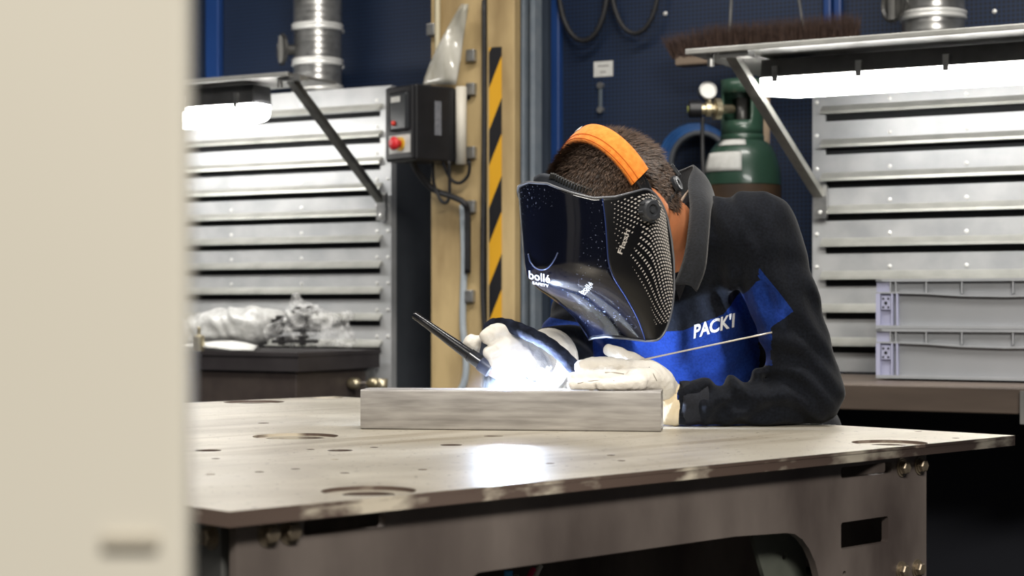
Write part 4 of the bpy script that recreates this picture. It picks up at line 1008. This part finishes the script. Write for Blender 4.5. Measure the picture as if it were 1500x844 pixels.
# ---- gloves
def glove(name, fingers, palm, cuffpts, cuffr, lo, hi, k=0.0035, amp=0.0006, mc=m_cuff):
    f = Field(lo, hi, 0.0021); G = f.G
    for pts, rad in palm: f.chain(pts, rad, 0.014)
    for pts, rad in fingers: f.chain(pts, rad, k)
    X, Y, Z = G
    f.D += amp*(np.sin(X*230+3*np.sin(Z*120))*np.sin(Z*260+2*np.sin(Y*150+X*90))+0.6*np.sin((X+Z)*420+3*np.sin(Y*200)))
    me = f.mesh(name, 2)
    g = link(name, me, m_glove); keep(g, pers)
    c = MB(); pp = smooth_path(cuffpts, 4); 
    rr = np.interp(np.linspace(0, 1, len(pp)), np.linspace(0, 1, len(cuffr)), cuffr)
    c.tube(pp, [float(r)*(1+0.02*math.sin(i*1.7)) for i, r in enumerate(rr)], 30, caps=False)
    q = c.build('glove_cuff', mc, g, smooth=True, place=True); md = q.modifiers.new('t', 'SOLIDIFY'); md.thickness = 0.002
    return g
# left hand: resting on the tube, fingers towards the arc, rod between the fingers
fl = [([P(926, 541, 2.675), P(893, 535, 2.655), P(868, 535, 2.645), P(852, 538, 2.640)], [0.0140, 0.0130, 0.0122, 0.0112]),
      ([P(928, 552, 2.645), P(892, 553, 2.628), P(862, 552.5, 2.622), P(841, 554, 2.620)], [0.0130, 0.0108, 0.0100, 0.0094]),
      ([P(930, 560, 2.625), P(893, 563, 2.608), P(862, 563.5, 2.606), P(838, 564, 2.606)], [0.0115, 0.0088, 0.0082, 0.0078]),
      ([P(938, 561, 2.612), P(912, 563, 2.597), P(892, 564, 2.595), P(880, 564, 2.596)], [0.0110, 0.0088, 0.0080, 0.0076]),
      ([P(945, 540, 2.690), P(923, 527, 2.695), P(905, 519, 2.695), P(892, 513, 2.695)], [0.0150, 0.0125, 0.0115, 0.0095])]
pl = [([P(928, 546, 2.668), P(950, 551, 2.672), P(962, 560, 2.685), P(972, 574, 2.697)], [0.020, 0.025, 0.024, 0.025]),
      ([P(930, 554, 2.622), P(950, 556, 2.640), P(966, 563, 2.670)], [0.0145, 0.0170, 0.022])]
lo = P(815, 600, 2.56); hi = P(1010, 490, 2.76)
gl_ = glove('left_glove', fl, pl, [P(968, 583, 2.700), P(978, 591, 2.701), P(990, 593, 2.702), P(1003, 593, 2.702)], [0.029, 0.032, 0.0325, 0.030], (lo.x, 2.565, TZ+0.002), (hi.x, 2.75, hi.z))
gl_.name = 'glove'; GB = BVHTree.FromPolygons([v.co.copy() for v in gl_.data.vertices], [tuple(p.vertices) for p in gl_.data.polygons])
m_seam = mat('glove_seam', hexc(150,142,130), rough=0.9)
for sp in ([(886, 546, 2.632), (900, 546, 2.634), (914, 548, 2.63)], [(846, 562, 2.605), (872, 557.5, 2.605), (900, 558, 2.605)], [(951, 538, 2.645), (957, 548, 2.640), (962, 558, 2.64)]):
    cp_ = []
    for x_, y_, Y_ in sp:
        d_ = (P(x_, y_, Y_)-V(0, 0, CZ)).normalized(); h_ = GB.ray_cast(V(0, 0, CZ)+d_*2.3, d_); cp_.append(h_[0]-d_*0.0002 if h_[0] else P(x_, y_, Y_))
    MB().tube(smooth_path(cp_, 4), 0.0007, 6).build('seam', m_seam, gl_, smooth=True, place=True)
# right hand: wrapped round the upright torch handle
fr = [([P(757, 489, 2.725), P(737, 485, 2.698), P(724, 487, 2.684), P(714, 493, 2.680)], [0.0145, 0.0135, 0.0130, 0.0120]),
      ([P(762, 503, 2.718), P(741, 506, 2.690), P(728, 511, 2.679), P(718, 517, 2.677)], [0.0140, 0.0130, 0.0120, 0.0112]),
      ([P(767, 518, 2.712), P(746, 524, 2.688), P(733, 530, 2.680), P(723, 534, 2.678)], [0.0135, 0.0125, 0.0115, 0.0108]),
      ([P(772, 534, 2.712), P(754, 541, 2.692), P(742, 546, 2.686), P(734, 550, 2.685)], [0.0120, 0.0110, 0.0102, 0.0095]),
      ([P(768, 512, 2.752), P(735, 508, 2.738), P(706, 505, 2.716), P(691, 503, 2.706)], [0.0180, 0.0150, 0.0140, 0.0135])]
pr_ = [([P(756, 497, 2.728), P(775, 512, 2.742), P(790, 527, 2.765), P(799, 530, 2.785)], [0.019, 0.027, 0.030, 0.031]),
       ([P(772, 532, 2.718), P(786, 530, 2.755)], [0.017, 0.026])]
gr = glove('right_glove', fr, pr_, [P(786, 528, 2.762), P(794, 529, 2.780), P(803, 530, 2.800)], [0.034, 0.045, 0.051],
           (P(668, 0, 2.7).x, 2.655, TZ+0.06), (P(825, 0, 2.7).x, 2.83, P(0, 455, 2.7).z), mc=m_glove)
gr.name = 'glove'
# ---- hair: a close cap and short strands
m_strand = mat('brown_hair_strand', hexc(38,28,23), hexc(112,90,74), rough=0.5, scale=160, detail=2, lo=0.3, hi=0.7)
m_hair = mat('dark_brown_hair', hexc(40,30,24), hexc(92,72,58), rough=0.5, scale=140, stretch=(1,1,1), detail=3)
def on_head(th, ph, off=0.0):
    n = V(math.cos(ph)*math.cos(th), math.cos(ph)*math.sin(th), math.sin(ph))
    p = V(*(e*c for e, c in zip(ER, n))); g = V(*(c/e for e, c in zip(ER, n))).normalized()
    return p+g*off, g
def hairy(p):
    a, b, c = p
    lim = np.interp(a, [-0.1, -0.05, -0.02, 0.02, 0.05, 0.07, 0.10], [-0.070, -0.062, -0.018, -0.010, 0.020, 0.046, 0.055])
    return c > lim
rows_v, faces, vid = [], [], {}
NT, NP = 72, 40
for i in range(NP+1):
    for j in range(NT):
        p, g = on_head(2*math.pi*j/NT, -math.pi/2+math.pi*i/NP, 0.0045+0.0012*math.sin(j*2.3+i*1.7)); vid[i, j] = (len(rows_v), p); rows_v.append(HP(*p))
for i in range(NP):
    for j in range(NT):
        k4 = [vid[i, j], vid[i, (j+1)%NT], vid[i+1, (j+1)%NT], vid[i+1, j]]
        if all(hairy(q_[1]) for q_ in k4): faces.append([q_[0] for q_ in k4])
me = bpy.data.meshes.new('hair_cap'); me.from_pydata(rows_v, [], faces)
bm = bmesh.new(); bm.from_mesh(me); bmesh.ops.delete(bm, geom=[v for v in bm.verts if not v.link_faces], context='VERTS'); bmesh.ops.remove_doubles(bm, verts=bm.verts[:], dist=1e-5); bm.to_mesh(me); bm.free()
hair = link('hair', me, m_hair, smooth=True); keep(hair, pers)
vs, fs = [], []
cnt = 0
while cnt < 30000:
    n = rng.normal(size=3); n /= np.linalg.norm(n); th, ph = math.atan2(n[1], n[0]), math.asin(n[2])
    p, g = on_head(th, ph, 0.003)
    if not hairy(p+V(0, 0, rng.uniform(-0.008, 0.004))): continue
    cnt += 1
    flow = V(0.9, 0.25, -0.10) if p.x > -0.02 else V(-0.25, 0.1, -0.9)
    flow = (flow-g*flow.dot(g)).normalized()
    L = rng.uniform(0.013, 0.026) if p.z > 0.03 else rng.uniform(0.008, 0.014)
    d = (g*rng.uniform(0.45, 0.95)+flow*0.75+V(*rng.normal(0, 0.10, 3))).normalized()
    sd = d.cross(g).normalized() if d.cross(g).length > 1e-4 else V(1, 0, 0)
    wd = 0.0005
    a0, a1, b0, b1, tip = p-sd*wd, p+sd*wd, p+d*L*0.55+g*0.001-sd*wd*0.8, p+d*L*0.55+g*0.001+sd*wd*0.8, p+d*L-g*0.001
    i0 = len(vs); vs += [HP(*a0), HP(*a1), HP(*b1), HP(*b0), HP(*tip)]; fs += [(i0, i0+1, i0+2, i0+3), (i0+3, i0+2, i0+4)]
me = bpy.data.meshes.new('hair_strands'); me.from_pydata(vs, [], fs)
q = link('hair_strands', me, m_strand); keep(q, hair); q['kind'] = 'stuff'

# ================================================================ welding helmet
MC = P(883, 313, 2.72); kf, kl, ku = frame(36, 12)
helm = thing('welding_helmet', MC, 'black welding helmet with dark visor and orange crown pad on the bent head', 'helmet')
def A_(u): return float(np.interp(u, [-0.215, -0.20, -0.16, -0.13, -0.105, -0.085, -0.068, -0.045, 0.0, 0.09], [0.015, 0.022, 0.050, 0.082, 0.112, 0.138, 0.147, 0.144, 0.137, 0.127]))
def B_(u): return float(np.interp(u, [-0.21, -0.17, -0.10, 0.0, 0.09], [0.074, 0.084, 0.097, 0.104, 0.100]))
def smooth_fn(fn):
    return lambda u: (fn(u-0.014)+fn(u-0.007)+fn(u)+fn(u+0.007)+fn(u+0.014))/5
A2, B2 = smooth_fn(A_), smooth_fn(B_)
def u_top(t):
    at = abs(t)
    if at <= 90: return float(np.interp(at, [0, 20, 40, 55, 70, 90], [0.071, 0.066, 0.047, 0.034, 0.030, 0.032]))
    s = min(1, (at-90)/28); return 0.032-0.085*(1-math.sqrt(max(0, 1-s*s)))
def u_bot(t):
    at = abs(t)
    if at <= 90: return float(np.interp(at, [0, 30, 60, 90], [-0.186, -0.190, -0.196, -0.198]))
    s = min(1, (at-90)/28); return -0.198+0.115*(1-math.sqrt(max(0, 1-s*s)))
def HS(t, u, off=0.0):
    """helmet surface: t degrees round the head from the middle of the visor, u up"""
    at = math.radians(min(abs(t), 90)); sg = 1 if t >= 0 else -1
    Au, Bu = A2(u)+off, B2(u)+off
    a, b = Au*math.cos(at)**0.92 if at < math.pi/2-1e-6 else 0.0, Bu*math.sin(at)
    if abs(t) > 90: a = -0.045*(abs(t)-90)/28; b = Bu-0.004*((abs(t)-90)/28)**2
    return MC+kf*a+kl*b*sg+ku*u
def patch(t0, t1, nt, nu, off=0.0, top=u_top, bot=u_bot):
    return [[HS(t0+(t1-t0)*i/nt, bot(t0+(t1-t0)*i/nt)+(top(t0+(t1-t0)*i/nt)-bot(t0+(t1-t0)*i/nt))*j/nu, off) for j in range(nu+1)] for i in range(nt+1)]
def visor_material():
    m = bpy.data.materials.new('smoked_visor'); m.use_nodes = True; nt = m.node_tree; b = nt.nodes['Principled BSDF']
    b.inputs['Base Color'].default_value = (*hexc(10,13,24), 1); b.inputs['Roughness'].default_value = 0.09; b.inputs['Specular IOR Level'].default_value = 0.6
    b.inputs['Coat Weight'].default_value = 0.1; b.inputs['Coat Roughness'].default_value = 0.03
    # spatter specks and scratches
    tc = nt.nodes.new('ShaderNodeTexCoord'); no = nt.nodes.new('ShaderNodeTexNoise'); no.inputs['Scale'].default_value = 330; no.inputs['Detail'].default_value = 1; nt.links.new(tc.outputs['Object'], no.inputs['Vector'])
    mr = nt.nodes.new('ShaderNodeMapRange'); mr.inputs['From Min'].default_value = 0.68; mr.inputs['From Max'].default_value = 0.74; nt.links.new(no.outputs['Fac'], mr.inputs['Value'])
    n2 = nt.nodes.new('ShaderNodeTexNoise'); n2.inputs['Scale'].default_value = 14; nt.links.new(tc.outputs['Object'], n2.inputs['Vector'])
    m2 = nt.nodes.new('ShaderNodeMapRange'); m2.inputs['From Min'].default_value = 0.45; m2.inputs['From Max'].default_value = 0.65; nt.links.new(n2.outputs['Fac'], m2.inputs['Value'])
    mu = nt.nodes.new('ShaderNodeMath'); mu.operation = 'MULTIPLY'; nt.links.new(mr.outputs['Result'], mu.inputs[0]); nt.links.new(m2.outputs['Result'], mu.inputs[1])
    mx = nt.nodes.new('ShaderNodeMix'); mx.data_type = 'RGBA'; nt.links.new(mu.outputs[0], mx.inputs['Factor'])
    mx.inputs['A'].default_value = (*hexc(10,13,26), 1); mx.inputs['B'].default_value = (*hexc(150,160,190), 1); nt.links.new(mx.outputs['Result'], b.inputs['Base Color'])
    m3 = nt.nodes.new('ShaderNodeMapRange'); m3.inputs['To Min'].default_value = 0.06; m3.inputs['To Max'].default_value = 0.22; nt.links.new(n2.outputs['Fac'], m3.inputs['Value']); nt.links.new(m3.outputs['Result'], b.inputs['Roughness'])
    return m
m_visor = visor_material()
TV = 61.0
def wrap(name, rows, m, thick=0.003, parent=helm):
    q = MB().grid(rows).build(name, m, parent, smooth=True, place=True); md = q.modifiers.new('thick', 'SOLIDIFY'); md.thickness = thick; md.offset = -1
    return q
q = wrap('visor', patch(-TV, TV, 56, 48), m_visor); q['label'] = 'dark glossy wraparound visor'
# recompute outward: normals must look away from the head
def outward(o):
    me = o.data; c = MC
    s = sum(((p.center+parent_matrix(helm).translation*0)-c).dot(p.normal)*p.area for p in me.polygons)
    if s < 0: me.flip_normals()
outward(q)
def dotted():
    m = bpy.data.materials.new('black_shell_with_dots'); m.use_nodes = True; nt = m.node_tree; b = nt.nodes['Principled BSDF']
    b.inputs['Roughness'].default_value = 0.35
    uv = nt.nodes.new('ShaderNodeUVMap'); uv.uv_map = 'UVMap'; sx_ = nt.nodes.new('ShaderNodeSeparateXYZ'); nt.links.new(uv.outputs[0], sx_.inputs[0])
    def M(op, a, bb=None, c=None):
        n = nt.nodes.new('ShaderNodeMath'); n.operation = op
        for i, q_ in enumerate((a, bb, c)):
            if q_ is None: continue
            if isinstance(q_, (int, float)): n.inputs[i].default_value = q_
            else: nt.links.new(q_, n.inputs[i])
        return n.outputs[0]
    s, u = sx_.outputs[0], sx_.outputs[1]                  # s: 0 front edge .. 1 back edge;  u: 0 bottom .. 1 top
    # rows bow like a wave across the shell
    wv = M('MULTIPLY', M('SINE', M('ADD', M('MULTIPLY', s, 5.2), M('MULTIPLY', u, 2.0))), 2.6)
    rows = M('ADD', M('MULTIPLY', u, 44.0), wv)
    wc = M('MULTIPLY', M('SINE', M('ADD', M('MULTIPLY', u, 6.0), 0.6)), 2.2)
    cols = M('ADD', M('MULTIPLY', s, 17.0), M('ADD', wc, M('MULTIPLY', rows, 0.5)))
    cx = M('SUBTRACT', M('FRACT', cols), 0.5); cy_ = M('SUBTRACT', M('FRACT', rows), 0.5)
    dist = M('MAXIMUM', M('ABSOLUTE', cx), M('MULTIPLY', M('ABSOLUTE', cy_), 1.1))
    # size: largest towards the upper back, dying out forward and down
    size = M('ADD', M('MULTIPLY', s, 0.40), M('ADD', 0.02, M('MULTIPLY', M('SUBTRACT', u, 0.55), 0.16)))
    fade = M('MULTIPLY', M('GREATER_THAN', s, 0.10), M('LESS_THAN', s, 0.93))
    fade = M('MULTIPLY', fade, M('MULTIPLY', M('LESS_THAN', u, 0.96), M('GREATER_THAN', u, 0.10)))
    # bare band under the knob where the name stands
    ban = M('GREATER_THAN', M('ABSOLUTE', M('SUBTRACT', M('MULTIPLY_ADD', s, -0.75, u), 0.445)), 0.05)
    ban = M('MAXIMUM', ban, M('GREATER_THAN', s, 0.42))
    low = M('GREATER_THAN', M('MULTIPLY_ADD', s, 1.0, M('MULTIPLY', u, 0.45)), 0.50)   # lower front corner stays black
    low = M('MAXIMUM', low, M('GREATER_THAN', u, 0.62))
    on = M('MULTIPLY', M('MULTIPLY', M('LESS_THAN', dist, size), fade), M('MULTIPLY', ban, low))
    mx = nt.nodes.new('ShaderNodeMix'); mx.data_type = 'RGBA'; nt.links.new(on, mx.inputs['Factor'])
    mx.inputs['A'].default_value = (*hexc(14,14,17), 1); mx.inputs['B'].default_value = (*hexc(206,200,194), 1)
    nt.links.new(mx.outputs['Result'], b.inputs['Base Color']); return m
m_dot = dotted()
for sg in (1, -1):
    nt_, nu_ = 40, 48; rows = patch(sg*TV, sg*118, nt_, nu_)
    q = wrap('side_shell', rows, m_dot); me = q.data; outward(q)
    ul = me.uv_layers.new(name='UVMap')
    # vertex order follows the rows; the printed pattern is laid out flat on the shell
    for lp_ in me.loops:
        i, j = divmod(lp_.vertex_index, nu_+1); t = sg*TV+(sg*118-sg*TV)*i/nt_; uu = u_bot(t)+(u_top(t)-u_bot(t))*j/nu_
        ul.data[lp_.index].uv = ((abs(t)-TV)/57.0, (uu+0.198)/0.232)
    q['label'] = 'black shell side printed with pale dots'
m_rim = mat('grey_rim', hexc(92,94,100), hexc(112,114,120), rough=0.3, coat=0.3)
ts = list(np.linspace(-118, 118, 119))
loop = [HS(t, u_top(t), 0.0005) for t in ts]+[HS(t, u_bot(t), 0.0005) for t in ts[::-1]]
MB().tube(loop+[loop[0]], 0.0018, 6).build('edge_rim', m_rim, helm, smooth=True, place=True)
for sg in (1, -1):
    MB().tube([HS(sg*TV, u_bot(TV)+(u_top(TV)-u_bot(TV))*i/24, 0.0006) for i in range(25)], 0.0012, 6).build('visor_seam', mat('seam_blue', hexc(44,58,104), rough=0.2), helm, smooth=True, place=True)
    o_ = MC+kl*sg*(B2(0)+0.0002); Mk = Matrix((kf, ku, kl*sg)).transposed().to_4x4(); Mk.translation = o_
    kn = MB().lathe([(0, 0), (0.0165, 0), (0.017, 0.004), (0.0165, 0.012), (0.014, 0.015), (0.009, 0.0155), (0.008, 0.012), (0.0045, 0.012), (0.004, 0.0145), (0, 0.0150)], 28, Mk)
    q = kn.build('pivot_knob', mat('knob_grey', hexc(48,50,54), hexc(60,62,66), rough=0.4), helm, place=True); set_smooth_angle(q, 40)
    for a in range(8):
        Ma = Mk @ Matrix.Rotation(a*math.pi/4, 4, 'Z')
        if sg > 0: MB().tube([Ma @ V(0.0162, 0, 0.002), Ma @ V(0.0162, 0, 0.012)], 0.0026, 8).build('grip', mat('knob_grey', (0,0,0)), q, place=True)
# inner lens frame showing as a raised U on the visor
m_ridge = mat('lens_ridge', hexc(60,72,110), hexc(80,92,130), rough=0.12, coat=0.5)
def inv(xp, yp):
    best = None
    for t in np.linspace(-70, 112, 92):
        for u in np.linspace(u_bot(t), u_top(t), 60):
            p = HS(t, u); 
            a = px(p); e = (a[0]-xp)**2+(a[1]-yp)**2
            nrm = kf*math.cos(math.radians(t))+kl*math.sin(math.radians(t))
            if nrm.y > 0.1: continue
            if best is None or e < best[0]: best = (e, t, u)
    t0, u0 = best[1], best[2]
    for it in range(4):
        dt, du = 2.2/3**it, 0.005/3**it; cand = []
        for i in range(-3, 4):
            for j in range(-3, 4):
                t, u = t0+dt*i/3, u0+du*j/3; a = px(HS(t, u)); cand.append(((a[0]-xp)**2+(a[1]-yp)**2, t, u))
        _, t0, u0 = min(cand)
    return t0, u0
rid = [inv(*p) for p in ((774, 372), (777, 383), (783, 391), (791, 395), (800, 394), (807, 388), (813, 379), (817, 370))]
MB().tube(smooth_path([HS(t, u, 0.0004) for t, u in rid], 5), 0.0011, 6).build('lens_frame', m_ridge, helm, smooth=True, place=True)
m_logo = mat('white_logo_print', hexc(228,230,236), rough=0.5)
VR = patch(-118, 118, 236, 160, 0.0008); VN = len(VR[0])
VB = BVHTree.FromPolygons([p for r in VR for p in r], [(i*VN+j, i*VN+j+1, (i+1)*VN+j+1, (i+1)*VN+j) for i in range(len(VR)-1) for j in range(VN-1)])
def on_visor(txt, o_, xe, ye, name, mt=m_logo, bold=False):
    """text laid on the shell: o_ start of baseline, xe end of baseline, ye top of the capitals at the start"""
    tm = text_mesh(txt, 'lettering', 0.012); bm = bmesh.new(); bm.from_mesh(tm); bmesh.ops.triangulate(bm, faces=bm.faces[:]); bmesh.ops.subdivide_edges(bm, edges=bm.edges[:], cuts=1)
    xs = [v.co.x for v in bm.verts]; x0, wd = min(xs), max(xs)-min(xs)
    for v in bm.verts:
        a, h = (v.co.x-x0)/wd, v.co.y/0.72
        tx, ty = o_[0]+(xe[0]-o_[0])*a+(ye[0]-o_[0])*h, o_[1]+(xe[1]-o_[1])*a+(ye[1]-o_[1])*h
        d = (P(tx, ty, 2.5)-V(0, 0, CZ)).normalized(); hit = VB.ray_cast(V(0, 0, CZ), d)
        v.co = hit[0]-d*0.0003 if hit[0] else VB.find_nearest(P(tx, ty, 2.62))[0]
    me = bpy.data.meshes.new(name); bm.to_mesh(me); bm.free(); q = link(name, me, mt); keep(q, helm); return q
on_visor('boll\u00e9', (775, 408), (806, 415), (774.5, 396), 'logo')
on_visor('SAFETY', (780, 416), (804, 421), (779.8, 412.3), 'logo')
on_visor('boll\u00e9', (853, 431), (869, 416), (847.5, 427), 'logo')
on_visor('SAFETY', (856, 432.5), (869, 420.5), (854, 431), 'logo')
on_visor('Flash', (911, 373), (923, 338), (904, 370), 'logo', mat('grey_logo_print', hexc(196,190,184), rough=0.5))
# crown pad: padded orange band over the head
m_orange = mat('orange_felt', hexc(238,128,34), hexc(248,148,52), rough=0.9, scale=120, bump=0.4, bscale=500, sheen=0.2)
def arch(phi, wv, off): 
    c, s = math.cos(phi), math.sin(phi)
    base = hl*(0.088+off)*c+(hu*(0.110+off)-hf*0.024)*s+hu*0.004
    return HC+base+hf*wv
rows = []
wp = 0.020
sect = [(-wp, 0.000), (-wp*1.02, 0.004), (-wp*0.9, 0.0085), (-wp*0.55, 0.0075), (-wp*0.4, 0.0098), (0, 0.0105), (wp*0.6, 0.0098), (wp*0.9, 0.0085), (wp*1.02, 0.004), (wp, 0.000)]
for phi in np.radians(np.linspace(19, 163, 60)):
    rows.append([arch(phi, -w_, o_) for w_, o_ in sect])
pad = MB().grid(rows, closed=True)
for r_ in (rows[0], rows[-1]): pad.bm.faces.new([pad.bm.verts.new(p) for p in r_])
q = pad.build('crown_pad', m_orange, helm, smooth=True, place=True); q['label'] = 'orange felt crown pad'
rows = [[arch(phi, w_, 0.0112) for w_ in np.linspace(-0.013, -0.004, 5)] for phi in np.radians(np.linspace(97, 108, 8))]
q2 = MB().grid(rows).build('pad_tag', m_white, q, place=True)
for wv in (0.008, 0.0175):
    MB().tube([arch(phi, wv, 0.0094 if wv < 0.01 else 0.0084) for phi in np.radians(np.linspace(19, 163, 50))], 0.0008, 5).build('stitching', mat('orange_thread', hexc(206,98,20), rough=0.9), q, smooth=True, place=True)
# crown strap ends, headband and ratchet
for a0, a1 in ((-4, 22), (160, 184)):
    rows = [[arch(phi, w_, 0.001) for w_ in np.linspace(-0.010, 0.010, 5)] for phi in np.radians(np.linspace(a0, a1, 12))]
    q = MB().grid(rows).build('crown_strap', m_black, helm, smooth=True, place=True); md = q.modifiers.new('t', 'SOLIDIFY'); md.thickness = 0.002
def ring(th, c, wd, off=0.007):
    n = V(math.cos(th), math.sin(th), 0); k_ = math.sqrt(max(0.1, 1-(c/ER[2])**2))
    return HP(n.x*(ER[0]*k_+off), n.y*(ER[1]*k_+off), c+wd)
rows = [[ring(math.radians(a), -0.018, w_, 0.008) for w_ in np.linspace(-0.010, 0.010, 5)] for a in np.linspace(80, 280, 60)]
q = MB().grid(rows).build('headband', m_black, helm, smooth=True, place=True); md = q.modifiers.new('t', 'SOLIDIFY'); md.thickness = 0.0025
rows = [[HS(a, u_top(a)+w_, -0.024) for w_ in np.linspace(-0.012, 0.009, 5)] for a in np.linspace(-62, 62, 50)]
q = MB().grid(rows).build('sweatband', mat('grey_sweatband', hexc(58,62,70), rough=0.7), helm, smooth=True, place=True); md = q.modifiers.new('t', 'SOLIDIFY'); md.thickness = 0.005
tooth = MB().box((-0.0014, -0.002, -0.004), (0.0014, 0.002, 0.004)).mesh('tooth')
for a in np.linspace(16, 56, 17):
    t_ = link('tooth', tooth, m_dkmetal); t_.location = HS(a, u_top(a)+0.008, -0.0215); t_.rotation_euler = (0.6, 0.3, 0); keep(t_, q)
th = math.radians(128); o_ = ring(th, -0.018, 0.0, 0.010); nn = (hf*math.cos(th)+hl*math.sin(th)).normalized()
Mk = nn.to_track_quat('Z', 'Y').to_matrix().to_4x4(); Mk.translation = o_
q = MB().lathe([(0, 0), (0.013, 0), (0.0135, 0.005), (0.011, 0.008), (0.006, 0.0075), (0.005, 0.004), (0, 0.004)], 24, Mk).build('strap_button', mat('strap_grey', hexc(44,46,50), rough=0.45), helm, place=True); set_smooth_angle(q, 40)
for i, a in enumerate((160, 172, 184, 196)):
    th = math.radians(a); o_ = ring(th, -0.018, 0.0, 0.011); nn = (hf*math.cos(th)+hl*math.sin(th)).normalized()
    Mk = nn.to_track_quat('Z', 'Y').to_matrix().to_4x4(); Mk.translation = o_
    MB().box((-0.008, -0.012, 0), (0.008, 0.012, 0.007), Mk).bevel(0.002).build('ratchet_block', mat('strap_grey', (0,0,0)), helm, place=True)

# ================================================================ torch, rod and arc
ARC = beam_pt(0.211, BD+0.001, BH+0.0055)
m_torch = mat('torch_black', hexc(18,19,23), hexc(26,27,32), rough=0.22, coat=0.4)
tor = thing('welding_torch', ARC+V(-0.03, 0.03, 0.01), 'black welding torch with long slanting back cap in the gloved right hand', 'torch')
ax0 = P(606, 461, 2.700); tipv = ARC+V(-0.005, 0.001, 0.007)
dv = (tipv-ax0).normalized(); Lx = (tipv-ax0).length
def axp(s): return ax0+dv*s
Lh = Lx-0.045
q = MB().tube([axp(0), axp(0.002), axp(0.020), axp(0.05), axp(Lh-0.022), axp(Lh-0.021), axp(Lh)], [0.0045, 0.0056, 0.0060, 0.0068, 0.0095, 0.0105, 0.0105], 20).build('back_cap', m_torch, tor, place=True); set_smooth_angle(q, 40)
q = MB().tube([axp(Lh-0.001), axp(Lh+0.004), axp(Lh+0.018), axp(Lh+0.020)], [0.0115, 0.0125, 0.0125, 0.0105], 20).build('torch_head', mat('torch_head_grey', hexc(40,46,70), rough=0.35), tor, place=True); set_smooth_angle(q, 40)
q = MB().tube([axp(Lh+0.019), axp(Lh+0.023), axp(Lh+0.036), axp(Lh+0.041)], [0.0085, 0.0085, 0.0065, 0.0062], 20).build('ceramic_cup', mat('pink_ceramic', hexc(226,206,196), rough=0.5), tor, place=True); set_smooth_angle(q, 40)
MB().tube([axp(Lh+0.040), axp(Lh+0.043), axp(Lx)], [0.0012, 0.0012, 0.0003], 10).build('tungsten', m_dkmetal, tor, place=True)
h0_ = axp(Lh+0.010)
hp = smooth_path([h0_, P(711, 528, 2.700), P(713, 505, 2.704), P(716, 486, 2.706)], 5)
MB().tube(hp, 0.0098, 16).build('handle', mat('handle_blue_grey', hexc(52,58,74), hexc(62,68,84), rough=0.5), tor, smooth=True, place=True)
cp = smooth_path([P(716, 487, 2.706), P(722, 477, 2.706), P(742, 477, 2.698), P(772, 488, 2.686), P(804, 505, 2.684), P(834, 531, 2.690), P(851, 557, 2.715), P(868, 600, 2.765), P(905, 613, 2.80), P(960, 608, 2.84), P(1010, 604, 2.88)], 6)
cp = [V(p.x, p.y, max(p.z, TZ+0.0125)) for p in cp]
MB().tube(cp, [0.0108+0.0006*math.sin(i*2.1) for i in range(len(cp))], 16).build('cable_sheath', mat('navy_leather_sheath', hexc(14,16,24), hexc(34,38,52), rough=0.9, spec=0.1, scale=70, bump=0.6, bscale=160), tor, smooth=True, place=True)
rod = [P(777, 562.5, 2.690), P(835, 550.5, 2.660), P(880, 540.5, 2.664), P(930, 529.5, 2.668), P(1131, 487, 2.630)]
q = MB().tube(smooth_path(rod, 6), 0.0013, 8).build('filler_rod', mat('rod_metal', hexc(206,198,186), rough=0.3, metal=0.5), None, smooth=True)
tag(q, 'thin bright filler rod held between the fingers of the left glove', 'rod')
arc = thing('welding_arc', ARC, 'blinding blue white welding arc on the edge of the steel tube', 'arc')
q = MB().lathe([(0, -0.004), (0.004, -0.0035), (0.0055, -0.001), (0.005, 0.002), (0.003, 0.005), (0, 0.0065)], 18).build('arc_flame', mat('arc_plasma', (1,1,1), emit=(0.80, 0.88, 1.0), estr=900.0), arc, smooth=True)
ld = bpy.data.lights.new('arc_light', 'POINT'); ld.energy = 15.0; ld.color = (0.62, 0.75, 1.0); ld.shadow_soft_size = 0.006
lo_ = bpy.data.objects.new('arc_light', ld); COL.objects.link(lo_); lo_.location = ARC+V(0, 0.004, 0.006)

# thin puff of haze added round the arc to give it a glow
fm = bpy.data.materials.new('glow_haze_volume'); fm.use_nodes = True; nt = fm.node_tree
nt.nodes.remove(nt.nodes['Principled BSDF'])
sc_ = nt.nodes.new('ShaderNodeVolumeScatter'); sc_.inputs['Color'].default_value = (0.92, 0.95, 1, 1); sc_.inputs['Anisotropy'].default_value = 0.0
tc = nt.nodes.new('ShaderNodeTexCoord'); ln = nt.nodes.new('ShaderNodeVectorMath'); ln.operation = 'LENGTH'; nt.links.new(tc.outputs['Object'], ln.inputs[0])
mr = nt.nodes.new('ShaderNodeMapRange'); mr.inputs['From Min'].default_value = 0.0; mr.inputs['From Max'].default_value = 0.11; mr.inputs['To Min'].default_value = 1.0; mr.inputs['To Max'].default_value = 0.0
nt.links.new(ln.outputs['Value'], mr.inputs['Value'])
pw = nt.nodes.new('ShaderNodeMath'); pw.operation = 'POWER'; nt.links.new(mr.outputs['Result'], pw.inputs[0]); pw.inputs[1].default_value = 2.5
mu = nt.nodes.new('ShaderNodeMath'); mu.operation = 'MULTIPLY'; nt.links.new(pw.outputs[0], mu.inputs[0]); mu.inputs[1].default_value = 0.75
nt.links.new(mu.outputs[0], sc_.inputs['Density']); nt.links.new(sc_.outputs[0], nt.nodes['Material Output'].inputs['Volume'])
bm = bmesh.new(); bmesh.ops.create_icosphere(bm, subdivisions=3, radius=0.11)
me = bpy.data.meshes.new('glow_haze'); bm.to_mesh(me); bm.free()
q = link('glow_haze', me, fm); q.parent = arc; q.location = (0, 0, 0); q['kind'] = 'stuff'
